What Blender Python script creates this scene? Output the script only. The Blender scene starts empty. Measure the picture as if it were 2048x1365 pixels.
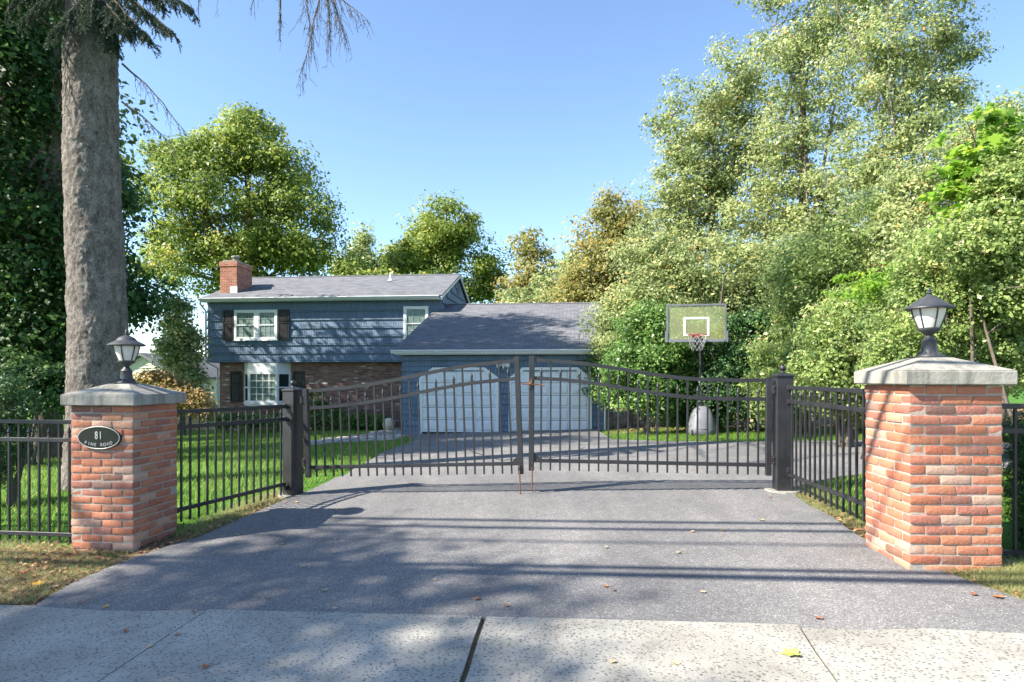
import bpy, bmesh, math, random
import numpy as np
from mathutils import Vector, Matrix, noise
from mathutils.geometry import delaunay_2d_cdt
R = math.radians
sc = bpy.context.scene
COL = sc.collection

# ---------------------------------------------------------------- camera
FPX, CX, HY = 1250.0, 1024.0, 755.0            # focal length and horizon of the 2048 px wide photograph
cam_d = bpy.data.cameras.new('camera'); cam = bpy.data.objects.new('camera', cam_d); COL.objects.link(cam)
cam_d.sensor_width = 36; cam_d.lens = 36 * FPX / 2048; cam_d.shift_y = (HY - 682.5) / 2048
cam.location = (0, 0, 0); cam.rotation_euler = (R(90), 0, 0)
cam_d.clip_start = 0.05; cam_d.clip_end = 3000
sc.camera = cam
# ---------------------------------------------------------------- sky, sun, exposure
SUN_AZ, SUN_EL = 20.0, 40.0                    # light travels to the right and away from the camera
to_sun = Vector((-math.cos(R(SUN_AZ)) * math.cos(R(SUN_EL)), -math.sin(R(SUN_AZ)) * math.cos(R(SUN_EL)), math.sin(R(SUN_EL))))
world = bpy.data.worlds.new('World'); sc.world = world; world.use_nodes = True
wn = world.node_tree.nodes; wl = world.node_tree.links
bg = wn['Background']
sky = wn.new('ShaderNodeTexSky'); sky.sky_type = 'NISHITA'; sky.sun_disc = False
sky.sun_elevation = R(SUN_EL); sky.sun_rotation = math.atan2(to_sun.x, to_sun.y)
sky.air_density = 1.0; sky.dust_density = 0.25; sky.ozone_density = 3.0; sky.altitude = 300
wl.new(sky.outputs[0], bg.inputs[0]); bg.inputs[1].default_value = 0.115
sun_d = bpy.data.lights.new('sun', 'SUN'); sun = bpy.data.objects.new('sun', sun_d); COL.objects.link(sun)
sun_d.energy = 5.0; sun_d.angle = R(0.45); sun_d.color = (1.0, 0.93, 0.82)
sun.rotation_euler = (-to_sun).to_track_quat('-Z', 'Y').to_euler()
sun.location = (-20, -8, 20)
vs = sc.view_settings
vs.view_transform = 'Standard'; vs.look = 'None'; vs.exposure = 1.5; vs.gamma = 1.0; vs.use_curve_mapping = False
sc.cycles.use_denoising = True
sc.cycles.max_bounces = 8; sc.cycles.transparent_max_bounces = 12
sc.cycles.caustics_reflective = False; sc.cycles.caustics_refractive = False

# ---------------------------------------------------------------- helpers
def gz(x, y):
    """height of the ground (camera at 0): falls to the left along the street, dips to the house"""
    a = np.interp(y, [-60, 0, 3, 4.9, 7.1, 9, 20.4, 27, 70, 400], [-1.5, -1.5, -1.48, -1.43, -1.335, -1.36, -1.77, -1.95, -2.4, -3])
    b = np.interp(y, [-60, 4.9, 7.1, 20, 60, 400], [.046, .046, .032, .034, .01, 0])
    return a + b * np.clip(x, -13, 13)
def at(px, py, d): return Vector(((px - CX) / FPX * d, d, (HY - py) / FPX * d))
def gp(px, py, dz=0.0):
    d = 5.0
    for _ in range(60): d = .5 * d + .5 * (-(gz((px - CX) / FPX * d, d) + dz) * FPX / (py - HY))
    return ((px - CX) / FPX * d, d)
def link(o, parent=None):
    COL.objects.link(o)
    if parent is not None: o.parent = parent
    return o
def tag(o, label=None, cat=None, group=None, kind=None):
    if label: o['label'] = label
    if cat: o['category'] = cat
    if group: o['group'] = group
    if kind: o['kind'] = kind
    return o
def empty(name, loc=(0, 0, 0), rz=0.0, label=None, cat=None, group=None):
    o = bpy.data.objects.new(name, None); o.empty_display_size = .2; o.location = loc; o.rotation_euler = (0, 0, rz)
    COL.objects.link(o); return tag(o, label, cat, group)
def npmesh(name, verts, nper, mat, attr=None):
    """mesh of separate polygons: verts is (n, nper, 3)"""
    n = len(verts); me = bpy.data.meshes.new(name)
    me.vertices.add(n * nper); me.vertices.foreach_set('co', np.ascontiguousarray(verts, dtype=np.float32).ravel())
    me.loops.add(n * nper); me.loops.foreach_set('vertex_index', np.arange(n * nper, dtype=np.int32))
    me.polygons.add(n); me.polygons.foreach_set('loop_start', np.arange(0, n * nper, nper, dtype=np.int32))
    if attr is not None:
        a = me.attributes.new('rnd', 'FLOAT', 'POINT'); a.data.foreach_set('value', np.repeat(attr, nper).astype(np.float32))
    me.update(calc_edges=True); me.materials.append(mat); return me
class MB:
    def __init__(s): s.v = []; s.f = []; s.smooth = False
    def add(s, vs_, fs): n = len(s.v); s.v += [tuple(p) for p in vs_]; s.f += [tuple(i + n for i in f) for f in fs]; return s
    def box(s, x0, x1, y0, y1, z0, z1, M=None):
        p = [Vector((x, y, z)) for z in (z0, z1) for (x, y) in ((x0, y0), (x1, y0), (x1, y1), (x0, y1))]
        if M is not None: p = [M @ q for q in p]
        return s.add(p, [(3, 2, 1, 0), (4, 5, 6, 7), (0, 1, 5, 4), (1, 2, 6, 5), (2, 3, 7, 6), (3, 0, 4, 7)])
    def bar(s, a, b, w, h, up=(0, 0, 1)):
        """square bar from a to b, w across, h along up"""
        a, b = Vector(a), Vector(b); t = (b - a).normalized(); u = Vector(up)
        x = t.cross(u).normalized(); u = x.cross(t).normalized()
        p = [q + x * (sx * w / 2) + u * (sz * h / 2) for q in (a, b) for (sx, sz) in ((-1, -1), (1, -1), (1, 1), (-1, 1))]
        return s.add(p, [(3, 2, 1, 0), (4, 5, 6, 7), (0, 1, 5, 4), (1, 2, 6, 5), (2, 3, 7, 6), (3, 0, 4, 7)])
    def sweep(s, pts, w, h):
        """rectangular bar along a polyline in a vertical plane; h is vertical"""
        pts = [Vector(p) for p in pts]; n = len(pts); vs_ = []
        for i, p in enumerate(pts):
            t = (pts[min(i + 1, n - 1)] - pts[max(i - 1, 0)]).normalized()
            x = t.cross(Vector((0, 0, 1))).normalized(); u = x.cross(t)
            vs_ += [p + x * (sx * w / 2) + u * (sz * h / 2) for (sx, sz) in ((-1, -1), (1, -1), (1, 1), (-1, 1))]
        fs = [(3, 2, 1, 0), tuple(4 * (n - 1) + k for k in range(4))]
        for i in range(n - 1):
            for k in range(4): fs.append((4 * i + k, 4 * i + (k + 1) % 4, 4 * i + 4 + (k + 1) % 4, 4 * i + 4 + k))
        return s.add(vs_, fs)
    def tube(s, pts, rad, n=6):
        pts = [Vector(p) for p in pts]; m = len(pts); vs_ = []; ref = Vector((.31, .17, .93))
        for i, p in enumerate(pts):
            t = (pts[min(i + 1, m - 1)] - pts[max(i - 1, 0)])
            t = t.normalized() if t.length > 1e-9 else Vector((0, 0, 1))
            x = t.cross(ref)
            if x.length < .05: x = t.cross(Vector((1, 0, 0)))
            x.normalize(); y = t.cross(x); r = rad[i] if hasattr(rad, '__len__') else rad
            vs_ += [p + (x * math.cos(k * 2 * math.pi / n) + y * math.sin(k * 2 * math.pi / n)) * r for k in range(n)]
        fs = [tuple(range(n - 1, -1, -1)), tuple(n * (m - 1) + k for k in range(n))]
        for i in range(m - 1):
            for k in range(n): fs.append((n * i + k, n * i + (k + 1) % n, n * i + n + (k + 1) % n, n * i + n + k))
        return s.add(vs_, fs)
    def lathe(s, prof, n=24, c=(0, 0, 0)):
        vs_ = []; fs = []
        for (r, z) in prof: vs_ += [(c[0] + r * math.cos(2 * math.pi * k / n), c[1] + r * math.sin(2 * math.pi * k / n), c[2] + z) for k in range(n)]
        for i in range(len(prof) - 1):
            for k in range(n): fs.append((n * i + k, n * i + (k + 1) % n, n * i + n + (k + 1) % n, n * i + n + k))
        fs.append(tuple(range(n - 1, -1, -1))); fs.append(tuple(n * (len(prof) - 1) + k for k in range(n)))
        return s.add(vs_, fs)
    def prism(s, poly, d0, d1, axis='y'):
        """polygon (x, z) pulled along y"""
        n = len(poly); vs_ = [(x, d0, z) for x, z in poly] + [(x, d1, z) for x, z in poly]
        if axis == 'x': vs_ = [(y, x, z) for x, y, z in vs_]
        if axis == 'z': vs_ = [(x, z, y) for x, y, z in vs_]
        return s.add(vs_, [tuple(range(n)), tuple(range(2 * n - 1, n - 1, -1))] + [(i, n + i, n + (i + 1) % n, (i + 1) % n) for i in range(n)])
    def mesh(s, name, mat, bevel=0, smooth=None):
        me = bpy.data.meshes.new(name); me.from_pydata(s.v, [], s.f)
        bm = bmesh.new(); bm.from_mesh(me); bmesh.ops.recalc_face_normals(bm, faces=bm.faces)
        if bevel: bmesh.ops.bevel(bm, geom=list(bm.edges), offset=bevel, segments=1, affect='EDGES', profile=.5)
        bm.to_mesh(me); bm.free()
        me.materials.append(mat)
        if smooth is not None:
            me.polygons.foreach_set('use_smooth', [True] * len(me.polygons))
            if smooth < 3: me.set_sharp_from_angle(angle=smooth)
        return me
    def build(s, name, mat, parent=None, bevel=0, smooth=None):
        return link(bpy.data.objects.new(name, s.mesh(name, mat, bevel, smooth)), parent)
def inst(name, me, parent, M=None):
    o = bpy.data.objects.new(name, me); link(o, parent)
    if M is not None: o.matrix_local = M
    return o
def inside(poly, x, y):
    x = np.asarray(x); y = np.asarray(y); r = np.zeros(x.shape, bool); n = len(poly)
    for i in range(n):
        x0, y0 = poly[i]; x1, y1 = poly[(i + 1) % n]
        c = ((y0 > y) != (y1 > y)) & (x < (x1 - x0) * (y - y0) / ((y1 - y0) if y1 != y0 else 1e-9) + x0)
        r ^= c
    return r
def sheet(name, poly, step, dz, mat, skirt=0.0, parent=None, jitter=0):
    """polygon laid over the ground with inner points, dz above it"""
    P = []
    n = len(poly)
    for i in range(n):
        a, b = Vector(poly[i]), Vector(poly[(i + 1) % n]); k = max(1, int((b - a).length / step))
        for j in range(k):
            q = a.lerp(b, j / k)
            if jitter: q += Vector((noise.noise((q.x * 3, q.y * 3, 1.7)), noise.noise((q.x * 3, q.y * 3, 9.1)))) * jitter
            P.append(q)
    m = len(P); E = [(i, (i + 1) % m) for i in range(m)]
    xs = [p.x for p in P]; ys = [p.y for p in P]; pl = [(p.x, p.y) for p in P]
    gx, gy = np.meshgrid(np.arange(min(xs) + step / 2, max(xs), step), np.arange(min(ys) + step / 2, max(ys), step))
    k = inside(pl, gx.ravel(), gy.ravel())
    P += [Vector((a, b)) for a, b in zip(gx.ravel()[k], gy.ravel()[k])]
    v, e, f = delaunay_2d_cdt(P, E, [list(range(m))], 1, 1e-4)[:3]
    vv = [(p.x, p.y, float(gz(p.x, p.y)) + dz) for p in v]; ff = [tuple(t) for t in f]
    if skirt:
        cnt = {}
        for t in ff:
            for i in range(len(t)): ed = (t[i], t[(i + 1) % len(t)]); cnt[ed] = 1
        for (a, b) in [ed for ed in cnt if (ed[1], ed[0]) not in cnt]:
            k0 = len(vv); vv += [(vv[a][0], vv[a][1], vv[a][2] - skirt), (vv[b][0], vv[b][1], vv[b][2] - skirt)]
            ff.append((a, k0, k0 + 1, b))
    me = bpy.data.meshes.new(name); me.from_pydata(vv, [], ff); me.update()
    bm = bmesh.new(); bm.from_mesh(me); bmesh.ops.recalc_face_normals(bm, faces=bm.faces)
    up = sum(fc.normal.z * fc.calc_area() for fc in bm.faces)
    if up < 0: bmesh.ops.reverse_faces(bm, faces=bm.faces)
    bm.to_mesh(me); bm.free(); me.materials.append(mat)
    return link(bpy.data.objects.new(name, me), parent)

# ---------------------------------------------------------------- materials
class NT:
    def __init__(s, name):
        s.m = bpy.data.materials.new(name); s.m.use_nodes = True; s.t = s.m.node_tree; s.n = s.t.nodes
        s.b = s.n['Principled BSDF']; s.o = s.n['Material Output']; s.co = None
    def L(s, a, b): s.t.links.new(a, b)
    def new(s, t, **kw):
        q = s.n.new(t)
        for k, v in kw.items():
            if hasattr(q, k) and k not in q.inputs: setattr(q, k, v)
            else: q.inputs[k].default_value = v
        return q
    def coord(s, kind='Object', scale=None):
        t = s.new('ShaderNodeTexCoord'); out = t.outputs[kind]
        if scale is not None:
            mp = s.new('ShaderNodeMapping'); mp.inputs['Scale'].default_value = scale; s.L(out, mp.inputs[0]); out = mp.outputs[0]
        return out
    def noise(s, scale, detail=4, rough=.6, co=None):
        q = s.new('ShaderNodeTexNoise'); q.inputs['Scale'].default_value = scale; q.inputs['Detail'].default_value = detail; q.inputs['Roughness'].default_value = rough
        if co is not None: s.L(co, q.inputs['Vector'])
        return q.outputs['Fac']
    def voro(s, scale, co=None, feature='F1', out='Distance'):
        q = s.new('ShaderNodeTexVoronoi'); q.feature = feature; q.inputs['Scale'].default_value = scale
        if co is not None: s.L(co, q.inputs['Vector'])
        return q.outputs[out]
    def ramp(s, fac, stops, interp='LINEAR'):
        q = s.new('ShaderNodeValToRGB'); q.color_ramp.interpolation = interp; e = q.color_ramp.elements
        while len(e) < len(stops): e.new(.5)
        for i, (p, c) in enumerate(stops):
            e[i].position = p; e[i].color = (*c, 1) if len(c) == 3 else c
        s.L(fac, q.inputs[0]); return q.outputs[0]
    def mix(s, fac, a, b, blend='MIX'):
        q = s.new('ShaderNodeMix'); q.data_type = 'RGBA'; q.blend_type = blend
        for v, i in ((fac, 0), (a, 6), (b, 7)):
            if isinstance(v, (int, float)): q.inputs[i].default_value = v
            elif isinstance(v, tuple): q.inputs[i].default_value = (*v, 1) if len(v) == 3 else v
            else: s.L(v, q.inputs[i])
        return q.outputs[2]
    def math(s, op, a, b=0.0):
        q = s.new('ShaderNodeMath'); q.operation = op
        for v, i in ((a, 0), (b, 1)):
            if isinstance(v, (int, float)): q.inputs[i].default_value = v
            else: s.L(v, q.inputs[i])
        return q.outputs[0]
    def bump(s, h, dist=.01, strength=1.0):
        q = s.new('ShaderNodeBump'); q.inputs['Distance'].default_value = dist; q.inputs['Strength'].default_value = strength
        s.L(h, q.inputs['Height']); s.L(q.outputs[0], s.b.inputs['Normal'])
    def fin(s, col, rough=.6, spec=.5, metal=0):
        if isinstance(col, tuple): s.b.inputs['Base Color'].default_value = (*col, 1)
        else: s.L(col, s.b.inputs['Base Color'])
        if isinstance(rough, (int, float)): s.b.inputs['Roughness'].default_value = rough
        else: s.L(rough, s.b.inputs['Roughness'])
        s.b.inputs['Specular IOR Level'].default_value = spec; s.b.inputs['Metallic'].default_value = metal
        return s.m
def simple(name, col, rough=.5, var=.15, scale=8, spec=.5, metal=0, bump=0):
    t = NT(name); n = t.noise(scale, 5, .6, t.coord())
    c = t.ramp(n, [(.3, tuple(x * (1 - var) for x in col)), (.7, tuple(min(1, x * (1 + var)) for x in col))])
    if bump: t.bump(t.noise(scale * 8, 4, .6, t.coord()), bump)
    return t.fin(c, rough, spec, metal)
def leafmat(name, stops, rough=.45, trans=.48, tcol=1.7):
    t = NT(name); a = t.new('ShaderNodeAttribute'); a.attribute_name = 'rnd'
    c = t.ramp(a.outputs['Fac'], stops); t.fin(c, rough, .35)
    tr = t.new('ShaderNodeBsdfTranslucent'); h = t.new('ShaderNodeHueSaturation'); h.inputs['Value'].default_value = tcol; h.inputs['Hue'].default_value = .488; h.inputs['Saturation'].default_value = .88
    t.L(c, h.inputs['Color']); t.L(h.outputs[0], tr.inputs[0])
    mx = t.new('ShaderNodeMixShader'); mx.inputs[0].default_value = trans
    t.L(t.b.outputs[0], mx.inputs[1]); t.L(tr.outputs[0], mx.inputs[2]); t.L(mx.outputs[0], t.o.inputs[0])
    return t.m
M = {}
# pillar bricks: each brick its own fired colour
t = NT('pillar_brick'); oi = t.new('ShaderNodeObjectInfo'); co = t.coord()
c = t.ramp(oi.outputs['Random'], [(0, (.40, .14, .085)), (.18, (.47, .19, .11)), (.42, (.51, .215, .13)), (.55, (.42, .17, .12)), (.67, (.35, .155, .12)), (.77, (.26, .14, .095)), (.87, (.54, .26, .155)), (.95, (.52, .34, .26)), (1, (.18, .10, .085))])
n1 = t.noise(14, 6, .7, co); c = t.mix(.55, c, t.ramp(n1, [(.3, (.62, .55, .5)), (.7, (1, 1, 1))]), 'MULTIPLY')
sp = t.noise(7, 6, .75, t.coord('Object', (1, 1, 1.6)))
c = t.mix(t.ramp(sp, [(.60, (0, 0, 0)), (.74, (.55, .55, .55))]), c, (.54, .46, .39))
t.bump(t.math('ADD', t.noise(60, 5, .7, co), t.math('MULTIPLY', t.noise(18, 3, .6, co), 1.2)), .006)
M['brick'] = t.fin(c, .9, .25)
t = NT('mortar'); co = t.coord(); n1 = t.noise(40, 6, .7, co)
t.bump(n1, .008); M['mortar'] = t.fin(t.ramp(n1, [(.3, (.30, .255, .21)), (.7, (.45, .39, .33))]), .95, .2)
t = NT('cap_concrete'); co = t.coord(); n1 = t.noise(6, 8, .7, co); n2 = t.noise(45, 5, .7, co)
st = t.noise(9, 5, .7, t.coord('Object', (1, 1, .12)))
c = t.ramp(n1, [(.25, (.21, .20, .175)), (.5, (.31, .295, .255)), (.75, (.41, .39, .345))])
c = t.mix(t.ramp(st, [(.46, (0, 0, 0)), (.62, (.75, .75, .75))]), c, (.15, .15, .13)); t.bump(n2, .006)
M['cap'] = t.fin(c, .9, .2)
t = NT('black_fence_paint'); co = t.coord(); n1 = t.noise(30, 5, .6, co)
t.bump(n1, .0015); M['iron'] = t.fin(t.ramp(t.noise(4, 6, .7, co), [(.3, (.013, .013, .015)), (.7, (.03, .03, .034))]), t.ramp(n1, [(.3, (.34, .34, .34)), (.7, (.5, .5, .5))]), .5)
M['rust'] = simple('rusty_steel', (.17, .085, .045), .8, .4, 40, .3, .3, .003)
M['lampmetal'] = simple('dark_lantern_metal', (.045, .047, .052), .5, .25, 18, .5)
t = NT('lantern_glass'); n1 = t.noise(5, 5, .7, t.coord('Object', (3, 3, 1)))
t.b.inputs['Subsurface Weight'].default_value = .25; t.b.inputs['Subsurface Radius'].default_value = (.03, .03, .025)
M['globe'] = t.fin(t.ramp(n1, [(.3, (.62, .58, .50)), (.7, (.74, .71, .64))]), .35, .5)
# asphalt
t = NT('asphalt'); co = t.coord(); v = t.voro(150, co, 'F1', 'Color'); sep = t.new('ShaderNodeSeparateColor'); t.L(v, sep.inputs[0])
big = t.noise(.7, 5, .65, co); mid = t.noise(9, 5, .7, co)
c = t.ramp(sep.outputs[0], [(0, (.125, .125, .128)), (.55, (.19, .187, .187)), (.88, (.25, .245, .24)), (.96, (.34, .33, .32)), (1, (.46, .44, .42))])
c = t.mix(.8, c, t.ramp(big, [(.3, (.72, .72, .74)), (.7, (1.15, 1.12, 1.08))]), 'MULTIPLY')
c = t.mix(.35, c, t.ramp(mid, [(.3, (.6, .6, .6)), (.7, (1.2, 1.2, 1.2))]), 'MULTIPLY')
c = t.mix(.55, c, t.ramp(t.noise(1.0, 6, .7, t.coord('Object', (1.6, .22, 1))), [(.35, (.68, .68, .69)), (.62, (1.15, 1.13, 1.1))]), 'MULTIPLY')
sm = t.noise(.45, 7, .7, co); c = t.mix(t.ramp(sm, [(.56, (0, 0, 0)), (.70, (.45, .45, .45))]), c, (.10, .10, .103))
t.bump(t.math('ADD', t.voro(150, co), t.math('MULTIPLY', mid, .6)), .004)
M['asphalt'] = t.fin(c, .88, .35)
# sidewalk: pale concrete with dark exposed pebbles
t = NT('aggregate_concrete'); co = t.coord(); co2 = t.coord('Object', (.8, 1, 1))
vd = t.voro(58, co2); vc = t.voro(58, co2, 'F1', 'Color'); sep = t.new('ShaderNodeSeparateColor'); t.L(vc, sep.inputs[0])
peb = t.math('MULTIPLY', t.ramp(vd, [(.30, (1, 1, 1)), (.42, (0, 0, 0))]), t.ramp(sep.outputs[1], [(.22, (0, 0, 0)), (.5, (1, 1, 1))]))
vd2 = t.voro(130, co); peb2 = t.ramp(vd2, [(.16, (.7, .7, .7)), (.26, (0, 0, 0))])
base = t.mix(.6, t.ramp(t.noise(1.1, 6, .65, co), [(.3, (.285, .272, .24)), (.7, (.395, .378, .338))]), t.ramp(t.noise(60, 4, .7, co), [(.3, (.7, .7, .7)), (.7, (1.15, 1.15, 1.15))]), 'MULTIPLY')
pc = t.ramp(sep.outputs[0], [(0, (.11, .11, .112)), (.6, (.17, .165, .155)), (1, (.26, .235, .20))])
c = t.mix(peb, base, pc); c = t.mix(t.math('MULTIPLY', peb2, .6), c, (.17, .165, .155)); c = t.mix(.7, c, t.ramp(t.noise(2.3, 8, .72, co), [(.3, (.66, .64, .60)), (.6, (1.1, 1.1, 1.08))]), 'MULTIPLY')
t.bump(t.math('ADD', t.noise(90, 3, .7, co), t.math('MULTIPLY', peb, .4)), .004)
M['walk'] = t.fin(c, .9, .3)
# soil and turf underneath the grass
t = NT('turf'); co = t.coord(); n1 = t.noise(3.2, 7, .7, co); n2 = t.noise(60, 4, .7, co)
c = t.ramp(n1, [(.3, (.05, .13, .018)), (.5, (.075, .19, .025)), (.72, (.13, .22, .04))])
c = t.mix(.5, c, t.ramp(n2, [(.3, (.55, .55, .55)), (.7, (1.2, 1.2, 1.1))]), 'MULTIPLY'); t.bump(n2, .03)
M['turf'] = t.fin(c, .95, .1)
t = NT('dirt'); co = t.coord(); n1 = t.noise(6, 8, .75, co); n2 = t.noise(70, 5, .7, co)
c = t.mix(.5, t.ramp(n1, [(.3, (.14, .095, .055)), (.55, (.23, .165, .10)), (.75, (.20, .19, .07))]), t.ramp(n2, [(.3, (.5, .5, .5)), (.7, (1.3, 1.3, 1.3))]), 'MULTIPLY'); t.bump(n2, .015)
M['dirt'] = t.fin(c, .95, .15)
M['grass'] = leafmat('grass_blades', [(0, (.10, .20, .02)), (.55, (.16, .29, .035)), (.85, (.22, .33, .06)), (1, (.36, .32, .13))], .55, .45)
M['grass_dry'] = leafmat('roadside_grass_blades', [(0, (.14, .21, .05)), (.4, (.26, .31, .10)), (.7, (.42, .38, .19)), (1, (.54, .45, .28))], .6, .4)
# ================================================================ ground, road, driveway, sidewalk
g = MB(); xs = np.unique(np.concatenate([np.linspace(-600, -40, 12), np.arange(-40, 40.1, 1.0), np.linspace(40, 600, 12)]))
ys = np.unique(np.concatenate([np.linspace(-300, -12, 8), np.arange(-12, 12, .5), np.arange(12, 71, 1.5), np.linspace(71, 900, 14)]))
nx = len(xs); XX, YY = np.meshgrid(xs, ys); ZZ = gz(XX, YY) - .03
me = bpy.data.meshes.new('ground'); me.from_pydata(list(zip(XX.ravel().tolist(), YY.ravel().tolist(), ZZ.ravel().tolist())), [], [(j * nx + i, j * nx + i + 1, (j + 1) * nx + i + 1, (j + 1) * nx + i) for j in range(len(ys) - 1) for i in range(nx - 1)])
me.materials.append(M['turf']); ground = tag(link(bpy.data.objects.new('ground', me)), kind='structure')
EDGE0, EDGE1 = Vector(gp(0, 1213)), Vector(gp(2048, 1266))      # far edge of the sidewalk
SD = (EDGE1 - EDGE0).normalized(); SN = Vector((SD.y, -SD.x))    # along the street, towards the street
EA, EB = EDGE0 - SD * 14, EDGE1 + SD * 14
def edge_px(px):   # point of the sidewalk's far edge under picture column px
    k = (px - CX) / FPX; a, b = EDGE0, EDGE1
    s = (k * a.y - a.x) / ((b.x - a.x) - k * (b.y - a.y)); return a.lerp(b, s)
pix = lambda *p: [gp(*q) for q in p]
drive_poly = [tuple(edge_px(70) + SN * .02), tuple(edge_px(1024) + SN * .02), tuple(edge_px(2120) + SN * .02)]
drive_poly += pix((2048, 1206), (1905, 1152), (1805, 1118), (1738, 1085), (1660, 1036), (1592, 994), (1600, 972), (1680, 955), (1770, 944), (2000, 938), (2300, 935), (2300, 893), (2000, 886), (1740, 882), (1540, 884), (1340, 884), (1225, 880), (1196, 862), (1190, 856), (806, 862), (806, 872), (832, 880), (815, 888), (765, 906), (725, 930), (690, 951), (655, 966), (600, 990), (540, 1015), (470, 1045), (400, 1076), (330, 1096), (275, 1118), (215, 1140), (140, 1172))
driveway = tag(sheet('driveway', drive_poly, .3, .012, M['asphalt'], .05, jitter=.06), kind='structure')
# strips of bare soil and leaf litter along the edges
dl = pix((-60, 1222), (75, 1216), (150, 1170), (230, 1134), (290, 1112), (345, 1090), (400, 1072), (470, 1042), (540, 1012), (600, 985)); dl2 = pix((585, 975), (520, 1003), (430, 1040), (350, 1072), (250, 1092), (160, 1095), (70, 1098), (-60, 1100))
tag(sheet('soil_strip', dl + dl2, .25, -.006, M['dirt'], 0, jitter=.07), kind='structure')
dr = pix((1585, 985), (1655, 1030), (1735, 1080), (1800, 1115), (1905, 1150), (2048, 1204), (2140, 1240), (2140, 1215), (2048, 1190), (1925, 1140), (1850, 1110), (1760, 1070), (1690, 1030), (1620, 990))
tag(sheet('soil_strip', dr, .25, -.006, M['dirt'], 0, jitter=.05), kind='structure')
db = pix((1220, 868), (1330, 861), (1540, 862), (1740, 860), (2100, 862), (2600, 880), (2600, 815), (1740, 805), (1500, 805), (1320, 808), (1215, 815))
tag(sheet('soil_strip', db, .6, -.006, M['dirt'], 0, jitter=.3), kind='structure')
# sidewalk slabs
sidewalk = tag(empty('sidewalk'), kind='structure')
def slab_joint(px0, py0, px1, py1):
    a, b = Vector(gp(px0, py0)), Vector(gp(px1, py1)); t_ = (b - a).normalized(); return t_
jd = [SN, SN, SN]
joint = [edge_px(415), edge_px(968), edge_px(1597)]
# the joints run square to the street, each skewed a little as laid
dirs = []
for (p0, p1) in (((415, 1240), (232, 1365)), ((968, 1250), (930, 1365)), ((1597, 1266), (1650, 1345))):
    dirs.append((Vector(gp(*p1)) - Vector(gp(*p0))).normalized())
W = 1.62
cuts = [(EDGE0 - SD * 5, SN), (EDGE0 - SD * 3.2, SN), (EDGE0 - SD * 1.5, SN), (joint[0], dirs[0]), (joint[1], dirs[1]), (joint[2], dirs[2]), (EDGE1 + SD * .9, SN), (EDGE1 + SD * 2.6, SN), (EDGE1 + SD * 4.4, SN)]
gapw = {3: .009, 4: .015, 5: .007}
for i in range(len(cuts) - 1):
    (a, da), (b, db_) = cuts[i], cuts[i + 1]; ga, gb = gapw.get(i, .006), gapw.get(i + 1, .006)
    la, lb = W / da.dot(SN), W / db_.dot(SN)
    poly = [tuple(a + SD * ga), tuple(b - SD * gb), tuple(b - SD * gb + db_ * lb), tuple(a + SD * ga + da * la)]
    o = sheet('slab', poly, .3, .014 + .004 * math.sin(i * 2.3), M['walk'], .06, sidewalk, .008)
sheet('joint_soil', [tuple(EDGE0 - SD * 5), tuple(EDGE1 + SD * 4.4), tuple(EDGE1 + SD * 4.4 + SN * W), tuple(EDGE0 - SD * 5 + SN * W)], .4, -.004, M['dirt'], 0, sidewalk)
kerb = sheet('kerb', [tuple(EA + SN * (W + .02)), tuple(EB + SN * (W + .02)), tuple(EB + SN * (W + .17)), tuple(EA + SN * (W + .17))], .5, .012, M['cap'], .16); tag(kerb, kind='structure')
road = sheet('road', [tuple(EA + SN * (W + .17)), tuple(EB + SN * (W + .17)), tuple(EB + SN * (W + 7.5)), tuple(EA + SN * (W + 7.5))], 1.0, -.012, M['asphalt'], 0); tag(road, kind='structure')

# ================================================================ brick pillars
rng = random.Random(4)
BL, BH, BD = .2033, .0677, .1017
def brick_mesh(l, d, h, seed):
    q = MB().box(-l / 2, l / 2, -d / 2, d / 2, -h / 2, h / 2); me_ = bpy.data.meshes.new('brick'); me_.from_pydata(q.v, [], q.f)
    bm = bmesh.new(); bm.from_mesh(me_); bmesh.ops.recalc_face_normals(bm, faces=bm.faces)
    bmesh.ops.bevel(bm, geom=list(bm.edges), offset=.0095, segments=2, affect='EDGES', profile=.6)
    for v in bm.verts: v.co += Vector((noise.noise(v.co * 22 + Vector((seed, 0, 0))), noise.noise(v.co * 22 + Vector((0, seed, 3))), noise.noise(v.co * 22 + Vector((5, 0, seed))))) * .0048
    bm.to_mesh(me_); bm.free(); me_.polygons.foreach_set('use_smooth', [True] * len(me_.polygons)); me_.set_sharp_from_angle(angle=.7); me_.materials.append(M['brick']); return me_
stretch = [brick_mesh(BL - .0115, BD, BH - .0112, k * 1.7) for k in range(8)]
ROWS0 = 3 * BL
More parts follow.
